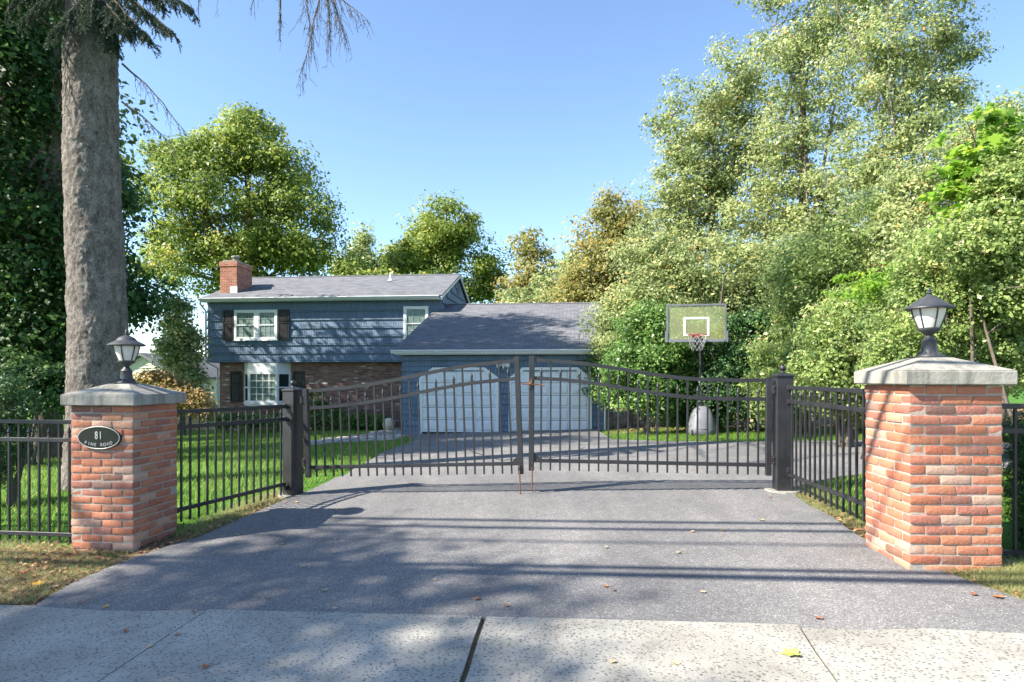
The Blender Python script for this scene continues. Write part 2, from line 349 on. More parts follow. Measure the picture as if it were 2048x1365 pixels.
def pillar(corner, rz, left, ztop, rows, label):
    """corner: front corner nearest the driveway"""
    c_, s_ = math.cos(rz), math.sin(rz); right = Vector((c_, s_)); back = Vector((-s_, c_)); h = ROWS0 / 2
    ctr = Vector(corner) + (right * (-h) if left else right * h) + back * h
    p = empty('brick_pillar', (ctr.x, ctr.y, ztop - rows * BH), rz, label, 'pillar')
    for k in range(rows):
        z = (k + .5) * BH; a = (k % 2 == 0)
        for i in range(3):
            for sgn in (-1, 1):
                off = (i - 1) * BL; inn = sgn * (h - BD / 2)
                pos = (off, inn, z) if a else (inn, off, z); ang = 0 if a else math.pi / 2
                T = Matrix.Translation(Vector(pos) + Vector((rng.gauss(0, .0012), rng.gauss(0, .0022), rng.gauss(0, .001)))) @ Matrix.Rotation(ang + rng.choice((0, math.pi)) + rng.gauss(0, .008), 4, 'Z')
                inst('brick', rng.choice(stretch), p, T)
        for i in range(2):
            for sgn in (-1, 1):
                off = (i - .5) * BL; inn = sgn * (h - BD / 2)
                pos = (inn, off, z) if a else (off, inn, z); ang = math.pi / 2 if a else 0
                T = Matrix.Translation(Vector(pos) + Vector((rng.gauss(0, .0022), rng.gauss(0, .0022), rng.gauss(0, .001)))) @ Matrix.Rotation(ang + rng.choice((0, math.pi)) + rng.gauss(0, .008), 4, 'Z')
                inst('brick', rng.choice(stretch), p, T)
    MB().box(-h + .008, h - .008, -h + .008, h - .008, -.12, rows * BH - .003).build('mortar', M['mortar'], p)
    H = rows * BH; w = h + .056; q = 40
    cp = MB(); cp.box(-w, w, -w, w, H, H + .098); cap = cp.build('cap', M['cap'], p, .008)
    a_ = w - .004; b_ = .10
    pts = [(-a_, -a_, H + .098), (a_, -a_, H + .098), (a_, a_, H + .098), (-a_, a_, H + .098), (-b_, -b_, H + .192), (b_, -b_, H + .192), (b_, b_, H + .192), (-b_, b_, H + .192)]
    MB().add(pts, [(0, 1, 5, 4), (1, 2, 6, 5), (2, 3, 7, 6), (3, 0, 4, 7), (4, 5, 6, 7)]).build('cap_slope', M['cap'], cap)
    return p, ctr, ztop + .192
PR, ctrR, ztR = pillar((2.697, 4.24), R(-3.5), False, -.052, 20, 'sunlit orange brick pillar with concrete cap, right of the driveway')
PL, ctrL, ztL = pillar((-3.354, 5.53), R(-7), True, -.252, 21, 'brick pillar with concrete cap and oval number plaque')
def lantern(loc, rz, label, roundtop):
    p = empty('pillar_lantern', loc, rz, label, 'lantern', 'lanterns on the gate pillars'); m = M['lampmetal']
    MB().box(-.085, .085, -.085, .085, -.004, .010).build('base_plate', m, p, .003)
    MB().lathe([(.083, .010), (.08, .018), (.058, .034), (.05, .05), (.047, .115), (.05, .12), (.046, .127), (.03, .142), (.022, .158), (.024, .165), (.045, .18), (.068, .197), (.072, .203), (.072, .214), (.066, .216)], 28).build('neck', m, p, 0, .6)
    for k in range(14):
        a = 2 * math.pi * k / 14; MB().bar((.079 * math.cos(a), .079 * math.sin(a), .019), (.054 * math.cos(a), .054 * math.sin(a), .046), .006, .006).build('flute', m, p)
    gl = [(.062, .214), (.075, .25), (.09, .29), (.101, .33), (.106, .362)]
    MB().lathe(gl, 32).build('globe', M['globe'], p, 0, 1.0)
    for k in range(6):
        a = 2 * math.pi * (k + .3) / 6; MB().tube([((r_ + .004) * math.cos(a), (r_ + .004) * math.sin(a), z) for r_, z in gl], .0055, 5).build('rib', m, p)
    if roundtop: pr = [(.112, .350), (.15, .352), (.158, .356), (.158, .362), (.145, .374), (.11, .392), (.088, .404), (.082, .412), (.066, .43), (.04, .444), (.02, .452), (.014, .456)]
    else: pr = [(.112, .352), (.15, .350), (.158, .354), (.156, .362), (.125, .382), (.085, .410), (.05, .434), (.03, .446), (.018, .454), (.014, .458)]
    MB().lathe(pr, 32).build('roof', m, p, 0, .5)
    MB().lathe([(.012, .45), (.012, .462), (.02, .467), (.02, .473), (.009, .48), (.013, .489), (.009, .499), (.002, .506)], 16).build('finial', m, p, 0, .6)
    return p
lantern((ctrR.x, ctrR.y, ztR + .001), R(8), 'post lantern with pointed dark hood on the right brick pillar', False)
lantern((ctrL.x, ctrL.y, ztL + .001), R(20), 'post lantern with rounded dark hood on the left brick pillar, before the spruce trunk', True)
# oval plaque
rzL = R(-7); back = Vector((math.sin(R(7)), math.cos(R(7)), 0)); rgt = Vector((math.cos(R(7)), -math.sin(R(7)), 0))
pl_c = Vector((ctrL.x, ctrL.y, 0)) - back * (ROWS0 / 2 + .022) + rgt * (-.01); pl_c.z = (HY - 876) / FPX * 5.55
plq = empty('house_number_plaque', pl_c, rzL, 'black oval plaque with number 81 on the left brick pillar', 'plaque')
def oval(a, b, y0, y1, n=48): return MB().prism([(a * math.cos(2 * math.pi * k / n), b * math.sin(2 * math.pi * k / n)) for k in range(n)], y0, y1)
t = NT('plaque_black_enamel'); M['enamel'] = t.fin((.012, .012, .014), .22, .6)
M['silver'] = simple('plaque_silver_letters', (.46, .45, .42), .4, .2, 30, .5, .5)
oval(.208, .104, .010, .024).build('back_plate', M['enamel'], plq)
oval(.198, .096, .002, .010).build('face', M['enamel'], plq, .002)
def ring(a, b, r, y, n=56): return MB().tube([(a * math.cos(2 * math.pi * k / n), y, b * math.sin(2 * math.pi * k / n)) for k in range(n + 1)], r, 6)
ring(.201, .0985, .005, .003).build('rim', M['silver'], plq, 0, 1.5)
def lettering(name, items, mat, parent, depth=.003):
    """items: (char, x, z, size, roll, squeeze); joined to one relief"""
    vv, ff = [], []
    for (ch, x, z, size, roll, sq) in items:
        cu = bpy.data.curves.new('glyph', 'FONT'); cu.body = ch; cu.size = size; cu.extrude = depth; cu.align_x = 'CENTER'; cu.offset = size * .018
        o = bpy.data.objects.new('glyph', cu); COL.objects.link(o); bpy.context.view_layer.update()
        me_ = o.to_mesh(); T = Matrix.Translation((x, -.001, z)) @ Matrix.Rotation(roll, 4, 'Y') @ Matrix.Rotation(R(90), 4, 'X') @ Matrix.Diagonal((sq, 1, 1, 1))
        n0 = len(vv); vv += [tuple(T @ v.co) for v in me_.vertices]; ff += [tuple(i + n0 for i in pp.vertices) for pp in me_.polygons]
        o.to_mesh_clear(); bpy.data.objects.remove(o); bpy.data.curves.remove(cu)
    return MB().add(vv, ff).build(name, mat, parent)
lettering('house_number', [('8', -.019, -.010, .095, 0, .66), ('1', .021, -.010, .095, 0, .66)], M['silver'], plq)
word = 'PINE ROAD'; its = []
for i, ch in enumerate(word):
    if ch == ' ': continue
    x = (i - 4) * .0315; its.append((ch, x, -.076 + 1.2 * x * x, .040, -x * 2.0, .95))
lettering('street_name', its[:4], M['silver'], plq); lettering('street_name', its[4:], M['silver'], plq)

# ================================================================ fences and gate
PK = .019; RW, RH = .028, .038
def finial_mesh():
    q = MB(); q.lathe([(.011, 0), (.0165, .004), (.0165, .012), (.011, .018), (.011, .024), (.0165, .028), (.0165, .034), (.009, .040), (.011, .046), (.017, .056), (.0145, .068), (.008, .09), (.0025, .108), (.001, .112)], 10)
    return q.mesh('finial', M['iron'], 0, .7)
FIN = finial_mesh()
def picket(p, x, z0, z1, fin, z1f):
    o = MB().box(x - PK / 2, x + PK / 2, -PK / 2, PK / 2, z0, z1f if fin else z1).build('picket', M['iron'], p, .0015)
    if fin: inst('finial', FIN, o, Matrix.Translation((x, 0, z1f)))
def panel(name, a, b, zt, zs, zb, zend, n, label, brackets=True, first=0, slope=0.0, group=None):
    """straight fence panel between plan points a and b: top, second, bottom rail heights"""
    a, b = Vector(a), Vector(b); L = (b - a).length; rz = math.atan2(b.y - a.y, b.x - a.x)
    p = empty(name, (a.x, a.y, 0), rz, label, 'fence', group)
    for nm, z in (('top_rail', zt), ('middle_rail', zs), ('bottom_rail', zb)):
        z0 = z; z1 = z + (slope if nm == 'bottom_rail' else 0)
        MB().bar((0, 0, z0), (L, 0, z1), RW, RH).build(nm, M['iron'], p, .002)
    for k in range(n):
        x = L * (k + .7) / (n + .4); picket(p, x, zend + slope * x / L, zt - RH / 2, (k + first) % 2 == 1, zs + RH / 2 - .002)
    if brackets:
        for x in (.012, L - .012):
            for z in (zt, zs, zb): MB().box(x - .018, x + .018, -.026, .026, z - .027, z + .027).build('bracket', M['iron'], p, .003)
    return p
# pillar faces the panels meet
cL = Vector((ctrL.x, ctrL.y)); cR = Vector((ctrR.x, ctrR.y))
uL = Vector((math.cos(R(-7)), math.sin(R(-7)))); vL = Vector((-uL.y, uL.x)); uR = Vector((math.cos(R(-3.5)), math.sin(R(-3.5)))); vR = Vector((-uR.y, uR.x))
GPL, GPR = Vector((-2.634, 7.52)), Vector((2.955, 6.82))       # gate posts
la = cL - uL * .305; panel('iron_fence', la, la - uL * 2.6 , -.425, -.597, -1.497, -1.61, 24, 'black iron fence running left from the plaque pillar', first=1)
ra = cR + uR * .305; panel('iron_fence', ra, ra + uR * 2.4, -.208, -.385, -1.262, -1.37, 22, 'black iron fence half hidden by yew, right of the sunlit pillar')
panel('iron_fence', cL + uL * .262 + vL * .32, GPL + Vector((-.06, -.09)), -.343, -.495, -1.315, -1.44, 14, 'black iron fence panel between the plaque pillar and the left gate post', slope=.05)
panel('iron_fence', cR - uR * .262 + vR * .32, GPR + Vector((.03, -.09)), -.110, -.262, -1.0, -1.14, 14, 'black iron fence panel between the right gate post and the sunlit pillar', slope=-.05)
def gate_post(c, rz, ztop, w, label):
    z0 = float(gz(c.x, c.y)); p = empty('gate_post', (c.x, c.y, z0), rz, label, 'post', 'gate posts'); h = ztop - z0
    MB().box(-w / 2, w / 2, -w / 2, w / 2, -.2, h).build('shaft', M['iron'], p, .004)
    e = w / 2 + .012
    MB().box(-e, e, -e, e, h, h + .022).build('cap', M['iron'], p, .004)
    MB().add([(-e + .006, -e + .006, h + .022), (e - .006, -e + .006, h + .022), (e - .006, e - .006, h + .022), (-e + .006, e - .006, h + .022), (-.02, -.02, h + .05), (.02, -.02, h + .05), (.02, .02, h + .05), (-.02, .02, h + .05)], [(0, 1, 5, 4), (1, 2, 6, 5), (2, 3, 7, 6), (3, 0, 4, 7), (4, 5, 6, 7)]).build('cap_slope', M['iron'], p)
    MB().lathe([(.022, h + .048), (.018, h + .06), (.012, h + .065)] + [(max(.002, .034 * math.sin(a)), h + .096 - .034 * math.cos(a)) for a in np.linspace(.35, math.pi, 9)], 18).build('ball_finial', M['iron'], p, 0, .8)
    q = MB(); n = 11
    q.prism([((w / 2 + .1 + .03 * math.sin(k * 3.1)) * math.cos(2 * math.pi * k / n), (w / 2 + .09 + .03 * math.cos(k * 2.2)) * math.sin(2 * math.pi * k / n)) for k in range(n)], -.1, .022, 'z').build('concrete_footing', M['cap'], p)
    return p
gate_post(GPR, R(-6), .005, .172, 'square black gate post with ball cap at the right leaf')
gate_post(GPL, R(-8) + R(-16), -.165, .172, 'square black gate post with ball cap at the left leaf')
def gate_leaf(hinge, free, prof, dz2, zb, zend, n, tilt, label, first, latch, rodlen):
    """prof: (fraction from hinge, top-rail height)"""
    hinge, free = Vector(hinge), Vector(free); L = (free - hinge).length; rz = math.atan2(free.y - hinge.y, free.x - hinge.x)
    p = empty('gate_leaf', (hinge.x, hinge.y, 0), 0, label, 'gate'); p.rotation_mode = 'XYZ'
    p.matrix_world = Matrix.Translation((hinge.x, hinge.y, 0)) @ Matrix.Rotation(rz, 4, 'Z') @ Matrix.Rotation(-tilt, 4, 'Y')
    ts = [q[0] for q in prof]; hs = [q[1] - q[0] * L * math.tan(tilt) for q in prof]
    def ht(s):
        return float(np.interp(s, np.linspace(0, 1, 41), np.convolve(np.pad(np.interp(np.linspace(0, 1, 41), ts, hs), 4, mode='reflect', reflect_type='odd'), np.ones(9) / 9, 'valid')))
    S = [k / 40 for k in range(41)]; sw = .058; fy = -1 if free.x > hinge.x else 1
    MB().sweep([(s * L, 0, ht(s)) for s in S], .030, .040).build('top_rail', M['iron'], p, 0, .9)
    MB().sweep([(s * L, 0, ht(s) - dz2) for s in S], .030, .040).build('middle_rail', M['iron'], p, 0, .9)
    MB().bar((0, 0, zb), (L, 0, zb), .030, .040).build('bottom_rail', M['iron'], p, .002)
    for s, e in ((0, .03), (1, .045)):
        MB().box(s * L - sw / 2, s * L + sw / 2, -sw / 2, sw / 2, zend - .005, ht(s) + e).build('stile', M['iron'], p, .003)
    for k in range(n):
        s = (k + 1) / (n + 1); z2 = ht(s) - dz2
        picket(p, s * L, zend, ht(s) - .015, (k + first) % 2 == 0, z2 + .018)
    for z in (ht(0) - .1, zb + .06):
        MB().box(-.06, -.026, min(fy * .012, fy * .036), max(fy * .012, fy * .036), z - .045, z + .045).build('hinge', M['iron'], p, .003)
        for dz_ in (-.03, .03): MB().lathe([(.008, -.004), (.008, .004)], 8, (-.043, fy * .04, z + dz_)).build('hinge_bolt', M['rust'], p)
    rx = L - .012; rod = MB().tube([(rx, fy * .037, zend + .10), (rx, fy * .037, zend - rodlen)], .008, 8).build('drop_rod', M['rust'], p)
    MB().box(rx - .016, rx + .016, min(fy * .028, fy * .049), max(fy * .028, fy * .049), zend + .05, zend + .075).build('rod_guide', M['iron'], rod)
    MB().prism([(L - .1, zb + .02), (L - .03, zb + .02), (L - .03, zb + .09)], -.008, .008).build('gusset', M['iron'], p)
    MB().tube([(L - .06, .018, zb + .05), (L - .22, .03, zb + .035), (L - .42, .03, zb + .09), (L - .6, .03, zb + .16)], .0045, 5).build('cable', M['iron'], p)
    if latch:
        z = ht(1) - dz2 - .07
        l = MB().lathe([(.03, 0), (.03, .012), (.02, .02)], 14).build('latch_plate', M['rust'], p, 0, .6); l.matrix_local = Matrix.Translation((L, fy * .03, z)) @ Matrix.Rotation(R(-90) * fy, 4, 'X')
        MB().tube([(L + .11, fy * .06, z + .004), (L + .02, fy * .06, z), (L - .09, fy * .06, z - .003), (L - .15, fy * .06, z - .02)], .008, 7).build('latch_handle', M['rust'], p)
        MB().box(L - .012, L + .012, min(fy * .03, fy * .07), max(fy * .03, fy * .07), z + .01, z + .055).build('latch_tongue', M['rust'], p, .003)
    return p
gate_leaf((2.80, 6.815), (.225, 7.09), [(0, -.034), (.25, -.030), (.34, -.016), (.43, .012), (.56, .066), (.69, .126), (.78, .16), (.9, .185), (1, .197)], .205, -.957, -1.065, 23, R(.3), 'right black iron gate leaf with curved top and rusty latch', 0, True, .24)
gate_leaf((-2.47, 7.46), (.062, 7.12), [(0, -.168), (.22, -.12), (.39, -.055), (.56, .035), (.74, .122), (.89, .168), (1, .19)], .205, -1.075, -1.19, 23, R(2.1), 'left black iron gate leaf with curved top, sagging out of plumb', 0, False, .27)
# ================================================================ the house
def shingle_wall(name, base, dark):
    t = NT(name); co = t.coord(); 
    bt = t.new('ShaderNodeTexBrick'); bt.offset = .37; bt.squash = 1
    for k, v in (('Scale', 1.0), ('Mortar Size', .006), ('Brick Width', .105), ('Row Height', .353), ('Mortar Smooth', .2)): bt.inputs[k].default_value = v
    cx = t.new('ShaderNodeCombineXYZ'); sp_ = t.new('ShaderNodeSeparateXYZ'); t.L(co, sp_.inputs[0])
    t.L(t.math('ADD', sp_.outputs[0], sp_.outputs[1]), cx.inputs[0]); t.L(sp_.outputs[2], cx.inputs[1]); t.L(cx.outputs[0], bt.inputs['Vector'])
    bt.inputs['Color1'].default_value = (*base, 1); bt.inputs['Color2'].default_value = (*[x * .8 for x in base], 1); bt.inputs['Mortar'].default_value = (*dark, 1)
    gr = t.noise(10, 5, .65, t.coord('Object', (9, 9, .7)))
    c = t.mix(.6, bt.outputs[0], t.ramp(gr, [(.3, (.72, .72, .74)), (.7, (1.2, 1.2, 1.2))]), 'MULTIPLY')
    t.bump(t.math('ADD', gr, t.math('MULTIPLY', bt.outputs['Fac'], -1.5)), .006); return t.fin(c, .7, .35)
M['siding'] = shingle_wall('blue_shingle_siding', (.15, .22, .31), (.04, .06, .09))
t = NT('asphalt_roof_shingles'); co = t.coord(); bt = t.new('ShaderNodeTexBrick'); bt.offset = .5
for k, v in (('Scale', 1.0), ('Mortar Size', .008), ('Brick Width', .3), ('Row Height', .14), ('Mortar Smooth', .3)): bt.inputs[k].default_value = v
t.L(co, bt.inputs['Vector']); bt.inputs['Color1'].default_value = (.125, .13, .145, 1); bt.inputs['Color2'].default_value = (.185, .19, .205, 1); bt.inputs['Mortar'].default_value = (.065, .068, .078, 1)
c = t.mix(.7, bt.outputs[0], t.ramp(t.noise(2.5, 7, .75, co), [(.3, (.75, .75, .76)), (.7, (1.25, 1.23, 1.2))]), 'MULTIPLY')
c = t.mix(.4, c, t.ramp(t.noise(40, 3, .7, co), [(.3, (.6, .6, .6)), (.7, (1.3, 1.3, 1.3))]), 'MULTIPLY')
t.bump(t.math('ADD', bt.outputs['Fac'], t.noise(30, 3, .7, co)), .01, .6); M['shingle'] = t.fin(c, .9, .25)
def brickwork(name, cols, mort, bw=.21, rh=.072):
    t = NT(name); co = t.coord(); sp_ = t.new('ShaderNodeSeparateXYZ'); t.L(co, sp_.inputs[0]); cx = t.new('ShaderNodeCombineXYZ')
    t.L(t.math('ADD', sp_.outputs[0], sp_.outputs[1]), cx.inputs[0]); t.L(sp_.outputs[2], cx.inputs[1])
    bt = t.new('ShaderNodeTexBrick'); bt.offset = .5
    for k, v in (('Scale', 1.0), ('Mortar Size', .008), ('Brick Width', bw), ('Row Height', rh), ('Bias', 0)): bt.inputs[k].default_value = v
    t.L(cx.outputs[0], bt.inputs['Vector']); bt.inputs['Color1'].default_value = (0, 0, 0, 1); bt.inputs['Color2'].default_value = (1, 1, 1, 1); bt.inputs['Mortar'].default_value = (.5, .5, .5, 1)
    n1 = t.noise(3, 4, .6, co); c = t.ramp(bt.outputs['Color'], cols)
    c = t.mix(bt.outputs['Fac'], c, mort); c = t.mix(.5, c, t.ramp(n1, [(.3, (.65, .65, .65)), (.7, (1.2, 1.2, 1.2))]), 'MULTIPLY')
    t.bump(t.math('MULTIPLY', bt.outputs['Fac'], -1), .008); return t.fin(c, .9, .2)
M['housebrick'] = brickwork('old_house_brick', [(0, (.13, .07, .058)), (.25, (.27, .135, .10)), (.5, (.35, .18, .14)), (.75, (.23, .12, .105)), (.93, (.40, .24, .19)), (1, (.62, .57, .52))], (.30, .25, .22))
M['chimneybrick'] = brickwork('chimney_brick', [(0, (.30, .095, .06)), (.5, (.38, .13, .08)), (1, (.44, .18, .12))], (.40, .33, .28))
M['white'] = simple('white_trim_paint', (.78, .79, .78), .45, .04, 5)
M['gutter'] = simple('pale_gutter_paint', (.66, .67, .68), .4, .05, 4)
M['door_white'] = simple('white_garage_door_paint', (.76, .78, .79), .45, .04, 3)
M['shutter'] = simple('black_shutter_paint', (.006, .006, .007), .45, .2, 20)
M['curtain'] = simple('pale_curtain', (.50, .53, .50), .8, .25, 6)
M['interior'] = simple('painted_dim_room', (.05, .055, .055), .8, .3, 3)  # gloom of the unlit room, put into a flat dark colour
t = NT('window_glass'); tr = t.new('ShaderNodeBsdfTransparent'); tr.inputs[0].default_value = (.78, .83, .82, 1); gl = t.new('ShaderNodeBsdfGlossy'); gl.inputs['Roughness'].default_value = .02
fr = t.new('ShaderNodeFresnel'); fr.inputs[0].default_value = 1.35; mx = t.new('ShaderNodeMixShader'); geo = t.new('ShaderNodeNewGeometry'); t.L(t.math('MULTIPLY', fr.outputs[0], t.math('SUBTRACT', 1.0, geo.outputs['Backfacing'])), mx.inputs[0]); t.L(tr.outputs[0], mx.inputs[1]); t.L(gl.outputs[0], mx.inputs[2]); t.L(mx.outputs[0], t.o.inputs[0]); M['glass'] = t.m
PSI = R(-5.5)
house = empty('house', (-.35, 20.3, 0), PSI, 'blue shingled two-storey house with brick ground floor and double garage', 'house')
GF = -1.79                                     # garage floor
U0, U1, MU0, MU1 = -3.3, 3.3, -13.3, -3.13      # garage and main block along the front
MV0, MV1, MB1 = 5.3, 13.3, .63                  # main block front and back, underside of the upper floor
GZ = .86; MZ = 3.33                             # wall tops
# walls
MB().prism([(0.06, -2.4), (0.06, GZ), (6.8, 3.02), (13.6, GZ), (13.6, -2.4)], U0 + .02, U1 - .02, 'x').build('garage_wall', M['siding'], house)
up = MB(); up.prism([(MV0 + .02, MB1), (MV0 + .02, MZ), (9.3, 4.74), (MV1, MZ), (MV1, MB1)], MU0 + .02, MU1 - .02, 'x').build('upper_wall', M['siding'], house)
MB().box(MU0 + .3, MU1 - .05, 5.72, MV1 - .1, -2.8, MB1 + .01).build('brick_wall', M['housebrick'], house)
def course(segs, z0, h, axis, at_, sgn, parent):
    """one row of shingles: proud at its lower edge"""
    for (a, b) in segs:
        z0 += .02; h -= .02; q = MB(); lo, hi = at_ + sgn * .050, at_ + sgn * .002
        if axis == 'u': p = [(a, lo, z0), (b, lo, z0), (b, hi, z0 + h), (a, hi, z0 + h), (a, at_ - sgn * .02, z0), (b, at_ - sgn * .02, z0), (b, at_ - sgn * .02, z0 + h), (a, at_ - sgn * .02, z0 + h)]
        else: p = [(lo, a, z0), (lo, b, z0), (hi, b[0] if isinstance(b, tuple) else b, z0 + h), (hi, a, z0 + h), (at_ - sgn * .02, a, z0), (at_ - sgn * .02, b, z0), (at_ - sgn * .02, b, z0 + h), (at_ - sgn * .02, a, z0 + h)]
        q.add(p, [(0, 1, 2, 3), (7, 6, 5, 4), (0, 4, 5, 1), (3, 2, 6, 7), (0, 3, 7, 4), (1, 5, 6, 2)])
        q.build('siding_course', M['siding'], parent); z0 -= .02; h += .02
CH = .353
z = MB1
while z < MZ - .02:
    h = min(CH, MZ - z); course([(MU0, MU1)], z, h, 'u', MV0 + .02, -1, house)
    course([(MV0, MV1)], z, h, 'v', MU0 + .02, -1, house); z += CH
z = MB1 + CH * 5
while z < 4.6:                                   # right gable of the main block, above the garage roof
    h = min(CH, 4.72 - z); k = max(0, (z + h - MZ) / .3525); a, b = MV0 + .0 + k, MV1 - k
    if b > a: course([(a, b)], z, h, 'v', MU1 - .02, 1, house)
    z += CH
D0, D1 = (-2.62, -.17), (.33, 2.83); DT = .23     # garage door openings
z = -2.3
while z < GZ - .02:
    h = min(CH, GZ - z)
    segs = [(U0, U1)] if z + h / 2 > DT + .1 else [(U0, D0[0] - .1), (D0[1] + .1, D1[0] - .1), (D1[1] + .1, U1)]
    course(segs, z, h, 'u', 0.02, -1, house); course([(0, 6.5)], z, h, 'v', U1 - .02, 1, house); course([(0, 5.6)], z, h, 'v', U0 + .02, -1, house); z += CH
# roofs: thick slabs in their own plane so that the shingle rows follow the slope
def roof_slab(name, u0, u1, v0, z0, v1, z1, parent):
    L = math.hypot(v1 - v0, z1 - z0); o = MB().box(0, u1 - u0, 0, L, -.06, .0).build(name, M['shingle'], parent)
    o.matrix_local = Matrix.Translation((u0, v0, z0)) @ Matrix.Rotation(math.atan2(z1 - z0, v1 - v0), 4, 'X'); return o
roof_slab('garage_roof', U0 - .17, U1 + .16, -.36, .90, 6.8, 3.19, house)
o = roof_slab('garage_roof', -(U1 + .16), -(U0 - .17), 0, 0, 6.9, 2.3, house); o.matrix_local = Matrix.Translation((0, 13.8, .88)) @ Matrix.Rotation(math.pi, 4, 'Z') @ Matrix.Translation((-(U1 + .16), 0, 0)) @ Matrix.Rotation(math.atan2(2.3, 7.0), 4, 'X')
roof_slab('main_roof', MU0 - .12, MU1 + .12, MV0 - .34, MZ + .03, 9.3, 4.92, house)
o = roof_slab('main_roof', 0, MU1 - MU0 + .24, 0, 0, 4.34, 1.56, house); o.matrix_local = Matrix.Translation((MU1 + .12, 13.66, MZ + .03)) @ Matrix.Rotation(math.pi, 4, 'Z') @ Matrix.Rotation(math.atan2(1.56, 4.36), 4, 'X')
MB().prism([(6.66, 3.165), (6.8, 3.215), (6.94, 3.165), (6.8, 3.17)], U0 - .17, U1 + .16, 'x').build('ridge_cap', M['shingle'], house)
MB().prism([(9.14, 4.885), (9.3, 4.945), (9.46, 4.885), (9.3, 4.89)], MU0 - .12, MU1 + .12, 'x').build('ridge_cap', M['shingle'], house)
def gutter(name, u0, u1, v, z):
    q = MB().prism([(v, z + .005), (v - .13, z + .005), (v - .135, z - .02), (v - .12, z - .05), (v - .1, z - .075), (v - .085, z - .115), (v, z - .115)], u0, u1, 'x'); return q.build(name, M['gutter'], house)
gutter('gutter', U0 - .25, U1 + .22, -.34, .88); gutter('gutter', MU0 - .16, MU1 + .02, MV0 - .32, MZ + .015)
MB().box(U0 - .17, U1 + .16, -.34, 0.0, .735, .765).build('soffit', M['white'], house); MB().box(MU0 - .12, MU1 + .1, MV0 - .32, MV0 - .01, MZ - .13, MZ - .10).build('soffit', M['white'], house)
for (u, zz) in ((MU1 + .10, 0),):                # white rake boards of the right gable
    MB().prism([(MV0 - .34, MZ - .13), (9.3, 4.76), (9.3, 4.86), (MV0 - .34, MZ - .02)], u - .03, u + .025, 'x').build('rake_board', M['gutter'], house)
    MB().prism([(9.3, 4.76), (13.66, MZ - .13), (13.66, MZ - .02), (9.3, 4.86)], u - .03, u + .025, 'x').build('rake_board', M['gutter'], house)
for s_, e_ in ((U0 - .16, .03), (U1 + .15, .03)):
    MB().prism([(-.36, .78), (6.8, 3.07), (6.8, 3.125), (-.36, .835)], s_ - .02, s_ + .02, 'x').build('rake_board', M['gutter'], house)
q = MB(); q.box(MU1 + .005, MU1 + .03, 9.0, 9.6, 3.95, 4.45); gv = q.build('gable_vent', M['siding'], house)
for k in range(6): MB().box(MU1 + .03, MU1 + .05, 9.04, 9.56, 3.98 + k * .078, 4.02 + k * .078).build('slat', M['siding'], gv)
def tubepart(name, pts, r_, mat, n=8): return MB().tube(pts, r_, n).build(name, mat, house, 0, .9)
tubepart('downspout', [(U1 + .12, -.4, .77), (U1 + .12, -.36, .66), (U1 + .04, -.06, .48), (U1 + .04, -.06, -1.8)], .04, M['gutter'])
tubepart('downspout', [(MU0 - .1, MV0 - .38, MZ - .09), (MU0 - .1, MV0 - .34, MZ - .25), (MU0 - .06, MV0 - .02, MZ - .5), (MU0 - .06, MV0 - .02, .65), (MU0 + .24, 5.66, .4), (MU0 + .24, 5.66, -2)], .04, M['gutter'])
tubepart('vent_pipe', [(-6.05, 8.0, 4.4), (-6.05, 8.0, 4.84)], .04, M['gutter']); MB().lathe([(.15, -.02), (.055, .1)], 12, (-6.05, 8.0, 4.46)).build('vent_flashing', M['gutter'], house)
ch = MB().box(-13.09, -12.31, 5.9, 7.2, 2.0, 5.0).build('chimney', M['chimneybrick'], house, .008)
MB().box(-13.12, -12.28, 5.87, 7.23, 4.86, 5.07).build('chimney_collar', M['chimneybrick'], ch, .008)
MB().prism([(-13.07, 5.07), (-12.33, 5.07), (-12.43, 5.15), (-12.97, 5.15)], 5.95, 7.15).build('chimney_crown', M['cap'], ch)
MB().lathe([(.14, 5.13), (.13, 5.34), (.19, 5.34), (.19, 5.40), (.12, 5.43)], 14, (-12.7, 6.5, 0)).build('flue_cap', M['cap'], ch)
MB().box(-12.62, -12.29, 5.885, 5.9, 3.66, 3.98).build('chimney_flashing', M['gutter'], ch)
